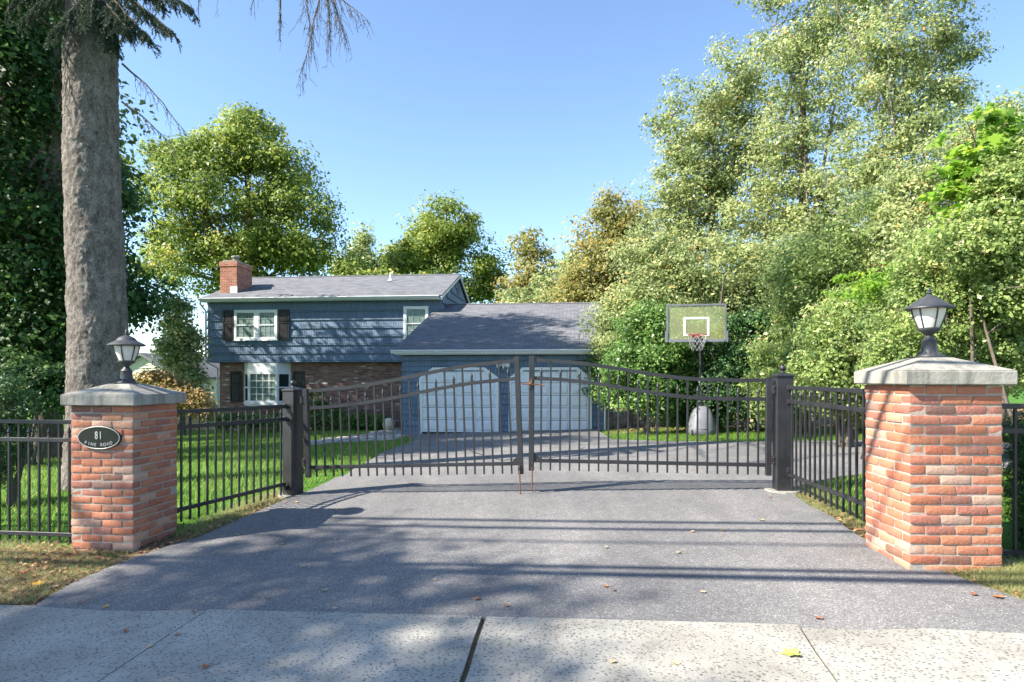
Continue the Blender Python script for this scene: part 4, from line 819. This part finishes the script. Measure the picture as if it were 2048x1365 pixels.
tree('understorey_tree', 'leafy wild tree filling the wood left of the right lantern', 'tree', foot(1720, 14), tuple(at(1720, 560, 14)), .08, E(14, (1650, 560, 110, 90), (1760, 480, 110, 100), (1740, 590, 110, 70), (1850, 560, 90, 90)), 420, 140, .38, .066, M['shrub'], M['bark'], 12, nl=14, nbr=140, stems=4)
tree('understorey_tree', 'pale green wild tree against the right edge above the shrubs', 'tree', foot(1960, 12.5), tuple(at(1960, 430, 12.5)), .08, E(12.5, (1890, 400, 110, 120), (2000, 320, 80, 120), (1950, 520, 130, 100), (1830, 480, 90, 90), (2060, 440, 70, 130)), 520, 120, .36, .066, M['birchleaf'], M['bark'], 34, nl=12, nbr=130, stems=3)
# --- hedge and shrubs
hs = [(1300, 16.5, 690, 75, 95, 'dense dark hedge shrub left of the hoop pole'), (1395, 17.2, 715, 70, 95, 'dense hedge shrub directly behind the hoop pole'), (1500, 16, 705, 75, 100, 'rounded hedge shrub right of the backboard'), (1600, 14.5, 700, 85, 105, 'broad hedge shrub behind the right gate post')]
for i, (px, d, py, rx, ry, lb) in enumerate(hs):
    tree('hedge_shrub', lb, 'shrub', foot(px, d), tuple(at(px, py, d)), .035, E(d, (px, py, rx, ry * .75), (px - 20, py + 50, rx * .9, ry * .75), (px + 25, py - 30, rx * .7, ry * .6), (px + 30, py + 85, rx * .8, ry * .55), (px - 45, py + 95, rx * .7, ry * .5)), 260, 130, .36, .072, [M['hedge'], M['hedge'], M['yew'], M['shrub']][i], M['bark'], 40 + i, 'hedge along the parking area', nl=10, nbr=40, stems=7, start=.2)
tree('wild_shrub', 'tangled bright green shrub left of the right pillar cap', 'shrub', foot(1700, 11), tuple(at(1700, 640, 11)), .03, E(11, (1690, 690, 85, 95), (1640, 770, 60, 60), (1740, 640, 80, 70), (1720, 790, 70, 60)), 460, 95, .26, .055, M['shrub'], M['bark'], 50, nl=12, nbr=60, stems=8, start=.2)
tree('wild_shrub', 'tall tangled bright green shrub behind the right lantern', 'shrub', foot(1880, 8.2), tuple(at(1880, 600, 8.2)), .03, E(8.2, (1850, 660, 100, 100), (1950, 640, 110, 120), (1900, 540, 110, 90), (2030, 560, 90, 130), (1800, 740, 60, 60), (2030, 720, 80, 80), (2060, 640, 80, 130)), 720, 140, .2, .042, M['shrub'], M['bark'], 51, nl=16, nbr=110, stems=9, start=.2)
tree('wild_shrub', 'wild shrub high against the right picture edge', 'shrub', foot(2060, 7.2), tuple(at(2060, 420, 7.2)), .03, E(7.2, (2030, 420, 75, 110), (2080, 330, 60, 80), (1960, 480, 70, 60), (2060, 560, 80, 90)), 480, 90, .18, .042, M['shrub'], M['bark'], 52, nl=10, nbr=80, stems=4, start=.3)
tree('maple_sapling', 'young maple with big lobed lime leaves near the right edge', 'tree', foot(1960, 7.6), tuple(at(1955, 230, 7.6)), .03, E(7.6, (1950, 330, 75, 100), (1910, 400, 50, 70), (1990, 260, 40, 60)), 95, 9, .16, .12, M['limeleaf'], M['bark'], 53, nl=8, nbr=50, lobed=True, flat=.35, start=.5, nb=(.2, .9, .45))
tree('yellow_shrub', 'small shrub with yellow-lime leaves beside the right lantern', 'shrub', foot(1730, 9), tuple(at(1770, 560, 9)), .02, E(9, (1770, 560, 90, 22), (1730, 590, 60, 20)), 60, 26, .16, .055, M['limeleaf'], M['bark'], 54, nl=5, nbr=24, stems=2, flat=.3)
tree('yew_shrub', 'dark feathery yew pushing through the right-hand fence', 'shrub', foot(2075, 4.75), tuple(at(2080, 860, 4.75)), .025, E(4.7, (2052, 960, 42, 110), (2060, 870, 40, 60), (2075, 1040, 45, 70), (2110, 950, 60, 150)), 420, 130, .085, .03, M['yew'], M['bark'], 55, nl=10, nbr=90, stems=4, start=.1, aspect=.16, flat=.5)
hedges = [o for o in sc.objects if o.name.startswith('hedge_shrub')]
for i, (px, d_, s_, lb) in enumerate(((1265, 20, 1.15, 'shrub of the second hedge row beside the garage corner'), (1350, 20.5, 1.2, 'shrub of the second hedge row left of the base tank'), (1450, 20, 1.2, 'shrub of the second hedge row right of the base tank'), (1560, 19, 1.2, 'shrub of the second hedge row left of the right gate post'), (1680, 17.5, 1.2, 'shrub of the second hedge row seen through the right panel'), (1790, 15.5, 1.1, 'shrub of the second hedge row behind the right pillar'))):
    copy_tree(hedges[i % 4], foot(px, d_), 1.3 * i, s_, lb, 'shrub', 'hedge along the parking area')
# --- left side
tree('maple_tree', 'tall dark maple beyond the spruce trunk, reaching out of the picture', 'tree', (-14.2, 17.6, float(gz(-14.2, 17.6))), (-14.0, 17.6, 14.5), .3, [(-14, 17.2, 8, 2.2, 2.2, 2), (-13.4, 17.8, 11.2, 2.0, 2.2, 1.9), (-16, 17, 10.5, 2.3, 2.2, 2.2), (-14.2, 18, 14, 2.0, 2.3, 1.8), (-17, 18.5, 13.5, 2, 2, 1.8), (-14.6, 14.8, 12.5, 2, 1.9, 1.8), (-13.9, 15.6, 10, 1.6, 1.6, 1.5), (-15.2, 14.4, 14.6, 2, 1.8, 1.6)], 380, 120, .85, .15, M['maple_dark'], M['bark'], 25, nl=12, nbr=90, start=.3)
tree('maple_tree', 'maple standing out of view left of the spruce', 'tree', (-13.5, 10.6, float(gz(-13.5, 10.6))), (-13.3, 10.6, 9.5), .25, [(-13.5, 10.6, 7.5, 2.4, 2.4, 1.9), (-12.3, 11.4, 9.6, 1.7, 1.9, 1.4), (-15, 10, 9, 2.0, 2.0, 1.8)], 150, 100, .85, .15, M['maple_dark'], M['bark'], 26, 'shade trees out of view', nl=10, nbr=60)
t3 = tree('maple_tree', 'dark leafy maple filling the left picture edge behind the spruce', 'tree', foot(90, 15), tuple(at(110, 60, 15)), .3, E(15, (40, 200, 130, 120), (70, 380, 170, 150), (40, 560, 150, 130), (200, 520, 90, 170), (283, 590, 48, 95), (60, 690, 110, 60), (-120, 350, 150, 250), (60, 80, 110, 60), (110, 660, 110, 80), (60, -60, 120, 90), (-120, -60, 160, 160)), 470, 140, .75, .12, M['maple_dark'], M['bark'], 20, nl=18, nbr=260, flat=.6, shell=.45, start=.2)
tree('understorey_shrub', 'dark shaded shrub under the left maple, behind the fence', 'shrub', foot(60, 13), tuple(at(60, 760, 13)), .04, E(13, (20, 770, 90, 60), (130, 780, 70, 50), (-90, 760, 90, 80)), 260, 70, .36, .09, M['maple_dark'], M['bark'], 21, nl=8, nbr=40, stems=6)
tree('juniper_shrub', 'bronze green juniper at the left edge behind the iron fence', 'shrub', foot(8, 7.6), tuple(at(8, 800, 7.6)), .04, E(7.6, (5, 830, 42, 70), (-30, 900, 70, 80), (62, 815, 18, 25), (20, 770, 25, 25)), 240, 110, .16, .045, M['yew'], M['bark'], 22, nl=8, nbr=40, stems=4, start=.1, aspect=.2)
tree('dogwood_tree', 'light green small tree left of the house', 'tree', foot(366, 24.5), tuple(at(360, 650, 24.5)), .1, E(24.5, (356, 640, 28, 45), (362, 705, 38, 50), (368, 770, 36, 45)), 190, 70, .42, .12, M['birchleaf'], M['bark'], 23, nl=8, nbr=60, start=.2)
tree('rosy_shrub', 'salmon pink and yellow shrub between the left pillar and house', 'shrub', foot(345, 19), tuple(at(335, 780, 19)), .05, E(19, (305, 768, 40, 20), (345, 795, 45, 30), (400, 815, 30, 22)), 180, 70, .36, .085, M['rosy'], M['bark'], 24, nl=8, nbr=40, stems=4, start=.2)
gsz = [(625, 22.8, 815, 30, 40, .06), (665, 22.6, 830, 26, 26, .06), (715, 22.8, 842, 30, 14, .055), (755, 23.0, 843, 22, 12, .055), (500, 23.2, 842, 30, 12, .06), (455, 23.6, 840, 25, 14, .06), (560, 22.9, 840, 26, 14, .06)]
wheres = ['tall foundation shrub beside the bay window shutter', 'foundation shrub second from the bay window', 'low foundation plant at the middle of the brick wall', 'low foundation plant beside the cream ball', 'low foundation plant under the bay window', 'low foundation plant at the left brick corner', 'low foundation plant below the right bay shutter']
for i, (px, d, py, rx, ry, L_) in enumerate(gsz):
    dd = 25.2; k = dd / d; tree('foundation_plant', wheres[i], 'plant', foot(px, dd), tuple(at(px, py + ry * .5, dd)), .02, E(dd, (px, py + ry * .15, rx, ry)), 60, 55, .22, .085, M['hedge'], M['bark'], 60 + i, 'foundation planting', nl=4, nbr=10, stems=3)

# ================================================================ spruce with the bare trunk
sx, sy = (196 - CX) / FPX * 9.2, 9.2; sz0 = float(gz(sx, sy))
spruce = empty('spruce_tree', (sx, sy, sz0), 0, 'thick grey spruce trunk with drooping boughs at upper left', 'tree')
t = NT('spruce_bark'); co = t.coord('Object', (1, 1, .55)); n1 = t.noise(9, 8, .75, co); n2 = t.noise(58, 6, .8, co); vr = t.voro(17, co)
c = t.ramp(t.math('ADD', t.math('MULTIPLY', n1, .45), t.math('MULTIPLY', n2, .55)), [(.38, (.07, .058, .05)), (.48, (.215, .185, .162)), (.58, (.43, .385, .345))])
c = t.mix(t.ramp(t.noise(2.4, 5, .7, t.coord()), [(.55, (0, 0, 0)), (.75, (.45, .45, .45))]), c, (.25, .26, .19)); t.bump(t.math('ADD', n2, t.math('MULTIPLY', vr, .8)), .05)
M['sprucebark'] = t.fin(c, .95, .15)
nu, nv, Ht = 110, 420, 9.5; vs_ = []
for j in range(nv + 1):
    z_ = Ht * j / nv - .3; r_ = .385 - .008 * z_ + .10 * math.exp(-max(z_, 0) * 2.6); cx_ = -.012 * z_ + .03 * math.sin(z_ * .9)
    for i in range(nu):
        a = 2 * math.pi * i / nu; q = Vector((math.cos(a) * r_, math.sin(a) * r_, z_))
        e = noise.noise(q * 1.3) * .02 + noise.noise(Vector((q.x * 7, q.y * 7, q.z * 4))) * .014 + abs(noise.noise(Vector((q.x * 19, q.y * 19, q.z * 11)))) * .026 + abs(noise.noise(q * 42)) * .012
        vs_.append((cx_ + math.cos(a) * (r_ + e), math.sin(a) * (r_ + e), z_))
fs = [(j * nu + i, j * nu + (i + 1) % nu, (j + 1) * nu + (i + 1) % nu, (j + 1) * nu + i) for j in range(nv) for i in range(nu)]
trunk = MB().add(vs_, fs).build('trunk', M['sprucebark'], spruce, 0, 1.2)
MB().tube([(-.1, 0, 9.1), (-.2, 0, 14), (-.3, .1, 20)], [.32, .2, .03], 12).build('trunk_top', M['sprucebark'], spruce)
gs = np.random.default_rng(5)
def needle_tris(path, g, n, L, w):
    """needles along a twig path (k,3)"""
    k = len(path); s = g.random(n) * (k - 1); i = np.minimum(s.astype(int), k - 2); f = (s - i)[:, None]; P = path[i] * (1 - f) + path[i + 1] * f; T = unit(path[i + 1] - path[i])
    d = unit(g.normal(size=(n, 3)) + T * .7); sd = unit(np.cross(d, g.normal(size=(n, 3)))); ll = (L * g.uniform(.6, 1.2, n))[:, None]
    return np.stack([P - sd * w, P + sd * w, P + d * ll], 1)
def bough(tip, root, droop, g, wood, needles, twigs, tl, nn, dead=False, r=.02):
    a, b = np.array(root, float), np.array(tip, float); L = np.linalg.norm(b - a); t_ = np.linspace(0, 1, 9)[:, None]
    p = a + (b - a) * t_ + np.array([0, 0, 1.0]) * droop * L * (t_ * (1 - t_)) * 1.2 + g.normal(size=(9, 3)) * L * .008
    wood.tube([tuple(x) for x in p], list(np.linspace(r, r * .18, 9)), 6)
    ax = unit((b - a)[None])[0]; side = np.cross(ax, [0, 0, 1.0]); side /= max(np.linalg.norm(side), 1e-6)
    for k in range(twigs):
        s = .12 + .88 * (k + g.random()) / twigs; i = min(int(s * 8), 7); f = s * 8 - i; q = p[i] * (1 - f) + p[i + 1] * f
        sg = 1 if k % 2 else -1; d = ax * g.uniform(.3, .9) + side * sg * g.uniform(.3, .8) + np.array([0, 0, -1.0]) * g.uniform(.3, 1.1); d /= np.linalg.norm(d)
        l = tl * g.uniform(.4, 1.1) * (1.15 - .6 * s); m = 5; u_ = np.linspace(0, 1, m)[:, None]; tp = q + d * l * u_ + np.array([0, 0, -1.0]) * l * .25 * u_ ** 2 + g.normal(size=(m, 3)) * l * .02
        wood.tube([tuple(x) for x in tp], list(np.linspace(r * .28, .0018, m)), 4)
        if nn: needles.append(needle_tris(tp, g, nn, .032, .0038))
        for _ in range(3 if dead else 2):
            j = g.integers(1, m); e = d * .5 + g.normal(size=3) * .5 + np.array([0, 0, -.5]); e /= np.linalg.norm(e); l2 = l * g.uniform(.2, .45)
            sp_ = np.stack([tp[j], tp[j] + e * l2 * .5 + g.normal(size=3) * l2 * .04, tp[j] + e * l2 + np.array([0, 0, -l2 * .15])]); wood.tube([tuple(x) for x in sp_], [.003, .0022, .0014], 3)
            if nn: needles.append(needle_tris(sp_, g, nn // 2, .028, .0032))
off = np.array([sx, sy, sz0])
def loc3(px, py, d): return np.array(at(px, py, d)) - off
wood, nd = MB(), []
for (tip, root, dr_) in (((385, 15, 8.7), (215, -60, 9.2), .1), ((345, 62, 8.6), (215, -30, 9.2), .1), ((300, 80, 8.5), (210, -15, 9.0), .05), ((255, 60, 8.4), (205, 0, 8.9), .05), ((40, 40, 8.6), (180, -60, 9.1), .1), ((100, 70, 8.5), (185, -20, 9.0), .1), ((325, 12, 8.9), (220, -90, 9.2), .1), ((180, 50, 8.5), (190, -40, 8.85), .0), ((230, 95, 8.6), (200, -20, 8.9), .0), ((20, 10, 8.7), (180, -90, 9.1), .1)):
    bough(loc3(*tip), loc3(*root), dr_, gs, wood, nd, 66, .36, 120)
for lvl in range(22):                              # the rest of the crown, above the picture
    zc = 8.9 + lvl * .55; rad = 3.0 * (1 - (zc - 8.0) / 14.0) + .3
    for k in range(4):
        a = gs.random() * 6.28; tip = np.array([math.cos(a) * rad, math.sin(a) * rad, zc - .9]); root = np.array([-.15, 0, zc])
        bough(tip, root, .15, gs, wood, nd, 16, .75, 26, r=.03)
wood.build('branches', M['bark'], spruce)
V = np.concatenate(nd); tag(link(bpy.data.objects.new('needles', npmesh('needles', V, 3, M['needle'], np.clip(gs.normal(.5, .2, len(V)), 0, 1))), spruce), kind='stuff')
for (tip, root, dr_, tw) in (((372, 268, 8.9), (244, 128, 9.0), .16, 18), ((352, 300, 8.9), (244, 205, 9.0), .14, 14), ((130, 165, 8.7), (138, 60, 9.0), .0, 8), ((128, 230, 8.7), (136, 90, 9.0), .0, 8)):
    deadw = MB(); bough(loc3(*tip), loc3(*root), dr_, gs, deadw, None, tw, .30, 0, True, .016); deadw.build('dead_branch', M['bark'], spruce)
# bare hanging branch of the next spruce, reaching into the picture from above
sp2 = empty('bare_spruce_bough', tuple(at(620, -420, 7.0)), 0, 'bare hanging spruce branch at the top of the picture', 'branch'); o2 = np.array(sp2.location); dw = MB()
def l2(px, py, d): return np.array(at(px, py, d)) - o2
for (tip, root, tw, tl) in (((600, 155, 7.0), (655, -60, 7.0), 26, .36), ((625, 100, 7.0), (600, -120, 7.1), 24, .4), ((690, 70, 6.9), (640, -80, 7.0), 22, .4), ((735, 40, 6.9), (640, -40, 7.0), 20, .34), ((560, 60, 7.0), (560, -60, 7.0), 14, .3), ((500, 20, 7.1), (540, -100, 7.1), 10, .22), ((395, 30, 7.1), (405, -80, 7.1), 6, .2), ((660, 90, 7.0), (650, -100, 7.0), 24, .42)):
    bough(l2(*tip), l2(*root), -.05, gs, dw, None, tw, tl, 0, True, .012)
dw.tube([(0, 0, 0), tuple(l2(600, -120, 7.05)), tuple(l2(655, -60, 7.0))], [.05, .03, .014], 7); dw.tube([(0, 0, 0), tuple(l2(560, -60, 7.0))], [.03, .01], 6); dw.tube([(0, 0, 0), tuple(l2(405, -80, 7.1))], [.03, .01], 6); dw.tube([(0, 0, 0), (-1.6, 1.0, 1.2), (-4.2, 2.8, 2.0)], [.05, .06, .08], 7)
dw.build('twigs', M['bark'], sp2)
# --- trees outside the picture on the left and behind, whose shade dapples the drive and the house
copy_tree(t1, (-24.5, 23.5, -1.9), 1.0, .70, 'maple standing out of view left of the house', 'tree', 'shade trees out of view')
def LB(*l): return [(x, y, z_, r, r, r * .8) for x, y, z_, r in l]
tree('maple_tree', 'maple standing out of view behind the photographer', 'tree', (-16.5, -2.0, float(gz(-16.5, -2))), (-16.5, -1.8, 13.5), .35, LB((-19.5, -1.6, 11, 2.5), (-16.3, -1.4, 10.8, 2.3), (-18.5, -2.8, 13.4, 2.2), (-21, -2, 9, 2.2), (-14.6, -2.2, 8.8, 1.8), (-15.6, -1.9, 10.2, 1.8)), 92, 190, .8, .16, M['maple_dark'], M['bark'], 77, 'shade trees out of view', nl=14, nbr=140, shell=.5)
copy_tree(t2, (-17.5, 20.5, -1.8), .4, .95, 'maple standing out of view beyond the left fence', 'tree', 'shade trees out of view')

# ================================================================ neighbours behind
nb_ = empty('neighbour_house', tuple(at(285, 790, 34)), R(-8), 'cream clapboard gable of a neighbouring house behind the left lantern', 'house')
M['cream_clap'] = simple('cream_clapboard', (.60, .60, .46), .6, .06, 3); wv = at(285, 712, 34).z - nb_.location.z
MB().prism([(-2.3, -1.2), (-2.3, wv - 1.15), (-.0, wv), (2.3, wv - 1.15), (2.3, -1.2)], 0, 6).build('wall', M['cream_clap'], nb_)
for k in range(12):
    zz = wv - 2.2 + k * .19; hw = 2.3 if zz + .19 < wv - 1.15 else max(0, (wv - zz - .19) * 2)
    if hw > .1: MB().add([(-hw, -.03, zz), (hw, -.03, zz), (hw, -.004, zz + .185), (-hw, -.004, zz + .185), (-hw, .01, zz), (hw, .01, zz)], [(0, 1, 2, 3), (0, 4, 5, 1)]).build('clapboard', M['cream_clap'], nb_)
for s_ in (-1, 1): MB().prism([(0, wv + .02), (s_ * 2.6, wv - 1.28), (s_ * 2.6, wv - 1.16), (0, wv + .16)], -.25, 6.2).build('roof', M['shingle'], nb_)
wf0, wf1 = Vector(foot(180, 28)), Vector(foot(436, 27.5)); M['wood'] = simple('weathered_wood', (.36, .27, .16), .8, .3, 6)
wf = empty('plank_fence', tuple(wf0), math.atan2(wf1.y - wf0.y, wf1.x - wf0.x), 'tan wooden plank fence left of the brick ground floor', 'fence'); Lf = (wf1 - wf0).length; k = 0; rng = random.Random(3)
while k * .15 < Lf: x = k * .15; MB().box(x, x + .135, 0, .02, -.3, 1.05 + rng.uniform(-.015, .015)).build('plank', M['wood'], wf); k += 1
for zz in (.2, .85): MB().box(0, Lf, .02, .06, zz, zz + .09).build('rail', M['wood'], wf)

# ================================================================ utility poles and wires (out of view, their shadows cross the drive)
M['wire'] = simple('black_wire', (.02, .02, .02), .6, .1, 5); M['polewood'] = simple('creosote_pole', (.10, .075, .055), .9, .3, 12)
poles = []
for s_ in (-1, 1):
    c = Vector((0, 1.6)) + SD * (22 * s_); z0 = float(gz(c.x, c.y)); pp = empty('utility_pole', (c.x, c.y, z0), math.atan2(SD.y, SD.x), 'wooden utility pole out of view %s' % ('left' if s_ < 0 else 'right'), 'pole', 'utility poles')
    MB().tube([(0, 0, -.3), (0, 0, 9.8)], [.15, .11], 12).build('shaft', M['polewood'], pp); MB().box(-.05, .05, -1.1, 1.1, 9.2, 9.32).build('cross_arm', M['polewood'], pp); poles.append(c)
def shadow_wire(px, py, zh, r_, label, sag=.25):
    x, y = gp(px, py); h = zh - float(gz(x, y)); k = h / to_sun.z; c = Vector((x + to_sun.x * k, y + to_sun.y * k)); pts = []
    c = c - SD * c.dot(SD) * 0
    for i in range(25):
        s_ = (i - 12) / 12; q = c + SD * (22 * s_); pts.append((q.x, q.y, zh + .046 * 0 + sag * s_ * s_))
    o = empty('overhead_wire', pts[12], 0, label, 'wire', 'overhead wires'); MB().tube([Vector(p) - Vector(pts[12]) for p in pts], r_, 6).build('cable', M['wire'], o); return o
for (px, py, zh, r_, lb) in ((1400, 1048, 5.6, .034, 'topmost thin overhead wire'), (1400, 1063, 5.3, .034, 'second overhead wire from the top'), (1400, 1090, 7.6, .02, 'thin high overhead wire'), (1400, 1141, 4.9, .036, 'thick lower overhead cable'), (1400, 1156, 4.7, .05, 'thickest lowest overhead cable')):
    shadow_wire(px, py, zh, r_, lb)

# ================================================================ grass
def blades(name, polys, n, h, w, mat, seed, avoid=(), parent=None, lean=.5, pts=None):
    g_ = np.random.default_rng(seed); P = []
    for poly, m in zip(polys, n):
        xs_ = [p[0] for p in poly]; ys_ = [p[1] for p in poly]; x = g_.uniform(min(xs_), max(xs_), m * 3); y = g_.uniform(min(ys_), max(ys_), m * 3)
        k = inside(poly, x, y)
        for av in avoid: k &= ~inside(av, x, y)
        dens = np.array([noise.noise((a * 2.1, b * 2.1, 3.3)) for a, b in zip(x[k][:m], y[k][:m])]) if m < 60000 else None
        x, y = x[k][:m], y[k][:m]
        if dens is not None: kk = g_.random(len(x)) < np.clip(.75 + dens, .15, 1); x, y = x[kk], y[kk]
        P.append(np.stack([x, y, gz(x, y) - .035], 1))
    P = np.concatenate(P); m = len(P); a = g_.uniform(0, 6.28, m); s = np.stack([np.cos(a), np.sin(a), 0 * a], 1) * w
    hh = (h * g_.uniform(.5, 1.3, m) + .035)[:, None]; tip = P + np.concatenate([g_.normal(size=(m, 2)) * hh * lean, hh], 1)
    o = link(bpy.data.objects.new(name, npmesh(name, np.stack([P - s, P + s, tip], 1), 3, mat, np.clip(g_.normal(.45, .25, m), 0, 1)))); return o
lawnL = pix((-60, 1080), (360, 1075), (590, 985), (720, 935), (850, 885), (800, 862), (430, 852), (-200, 850), (-400, 1000))
tag(blades('lawn_grass', [lawnL], [110000], .055, .007, M['grass'], 1, [drive_poly, path_poly]), 'mown green lawn behind the left iron fence', 'grass', kind='stuff')
lawnR = pix((1205, 884), (1330, 888), (1760, 886), (2100, 890), (2100, 855), (1740, 856), (1330, 856), (1205, 862))
lawnR2 = pix((1600, 975), (1760, 945), (2300, 935), (2300, 1000), (1760, 1060), (1700, 1040))
tag(blades('strip_grass', [lawnR, lawnR2], [30000, 12000], .05, .007, M['grass'], 2, [drive_poly]), 'thin grass strips around the parking area', 'grass', kind='stuff')
vergeL = pix((-120, 1210), (60, 1210), (230, 1128), (270, 1100), (142, 1090), (-120, 1080)); vergeL2 = pix((355, 1062), (570, 975), (600, 990), (470, 1042), (400, 1072), (350, 1088))
vergeR = pix((1560, 975), (1600, 965), (1760, 1060), (1745, 1082), (1660, 1032)); vergeR2 = pix((1810, 1116), (2005, 1120), (2160, 1120), (2160, 1250), (2048, 1204), (1905, 1150))
tag(blades('verge_grass', [vergeL, vergeL2, vergeR, vergeR2], [15000, 7000, 6000, 12000], .036, .0034, M['grass_dry'], 3, [drive_poly], lean=.8), 'short patchy verge grass at the pillars and fence feet', 'grass', kind='stuff')

# ================================================================ fallen leaves
def leafshape(c1, name): return simple(name, c1, .6, .25, 40)
M['leaf_yel'] = leafshape((.55, .33, .05), 'fallen_yellow_leaf'); M['leaf_brn'] = leafshape((.33, .13, .06), 'fallen_brown_leaf'); M['leaf_tan'] = leafshape((.50, .36, .20), 'fallen_tan_leaf'); M['leaf_grn'] = leafshape((.42, .50, .10), 'fallen_green_leaf'); M['leaf_red'] = leafshape((.50, .08, .06), 'fallen_red_leaf')
rng = random.Random(8)
def fallen(px, py, s, mat, label, group=None):
    x, y = gp(px, py); o = empty('fallen_leaf', (x, y, float(gz(x, y)) + .020), rng.uniform(0, 6), label, 'leaf', group); q = MB()
    q.add([(a * s, (b - .4) * s, .012 * s / .06 * (abs(a) * 1.5 + .4 * math.sin(b * 3 + px))) for a, b in LOBE] + [(0, .3 * s, .001)], [(i, (i + 1) % 12, 12) for i in range(12)]).build('blade', mat, o)
    MB().tube([(0, -.4 * s, .004), (0.02 * s, -.75 * s, .01)], .001, 4).build('stalk', M['leaf_tan'], o)
fallen(1580, 1315, .095, M['leaf_grn'], 'yellow-green maple leaf lying on the sidewalk at lower right')
fallen(80, 1172, .09, M['leaf_yel'], 'large yellow leaf on the soil at the left kerb edge')
fallen(1995, 1200, .06, M['leaf_brn'], 'brown leaf at the right driveway edge by the verge')
spots = [(475, 1073, 't'), (566, 1092, 'y'), (670, 1110, 't'), (672, 1082, 't'), (605, 1138, 'g'), (648, 1186, 't'), (670, 1222, 't'), (386, 1229, 'b'), (210, 1220, 'y'), (760, 1110, 't'), (1522, 1045, 'y'), (1445, 1066, 'y'), (1385, 1068, 't'), (1212, 1100, 't'), (1357, 1110, 't'), (1210, 1178, 'b'), (1228, 1186, 'b'), (1405, 1190, 't'), (1638, 1243, 'b'), (1948, 1195, 'b'), (1226, 1332, 't'), (1350, 1334, 't'), (672, 1023, 'y'), (594, 1008, 'y'), (955, 1204, 'b'), (1012, 1218, 'b'), (870, 1165, 't'), (355, 1276, 'b'), (410, 1342, 'b'), (250, 1268, 'b'), (570, 1008, 'b'), (1110, 1003, 't'), (1540, 998, 'b'), (300, 1300, 't'), (20, 1190, 'b'), (45, 1150, 'r'), (12, 1165, 't'), (110, 1178, 't'), (130, 1142, 't'), (30, 1120, 't'), (85, 1100, 'b'), (160, 1212, 'b')]
for (px, py, k) in spots: fallen(px, py, rng.uniform(.028, .046), {'t': M['leaf_tan'], 'y': M['leaf_yel'], 'b': M['leaf_brn'], 'g': M['leaf_grn'], 'r': M['leaf_red']}[k], 'small %s fallen leaf lying on the %s' % ({'t': 'tan', 'y': 'yellow', 'b': 'brown', 'g': 'greenish', 'r': 'red'}[k], 'sidewalk' if py > 1225 + .02 * px else ('left verge' if px < 165 else 'driveway')), 'scattered fallen leaves')

# ================================================================ leaf litter under the hedge and on the verges
M['litter'] = leafmat('leaf_litter', [(0, (.10, .05, .025)), (.4, (.24, .12, .06)), (.75, (.40, .24, .12)), (1, (.50, .36, .16))], .7, .2)
gl_ = np.random.default_rng(9); PP = []
for poly, m, jz in ((db, 16000, .03), (dl + dl2, 1300, .0), (dr, 350, .0), (vergeL, 500, .02)):
    xs_ = [p[0] for p in poly]; ys_ = [p[1] for p in poly]; x = gl_.uniform(min(xs_), max(xs_), m * 3); y = gl_.uniform(min(ys_), max(ys_), m * 3); k = inside(poly, x, y) & ~inside(drive_poly, x, y)
    x, y = x[k][:m], y[k][:m]; PP.append(np.stack([x, y, gz(x, y) + .004 + jz * gl_.random(len(x))], 1))
PP = np.concatenate(PP); far = PP[:, 1] > 9; sz_ = np.where(far, .11, .045)
tag(link(bpy.data.objects.new('leaf_litter', npmesh('leaf_litter', leaf_quads(PP, np.array([0, 0, 1.0]) + gl_.normal(size=PP.shape) * .35, sz_, gl_, .6), 4, M['litter'], gl_.random(len(PP))))), 'brown leaf litter under the hedge and along the verges', 'leaf litter', kind='stuff')
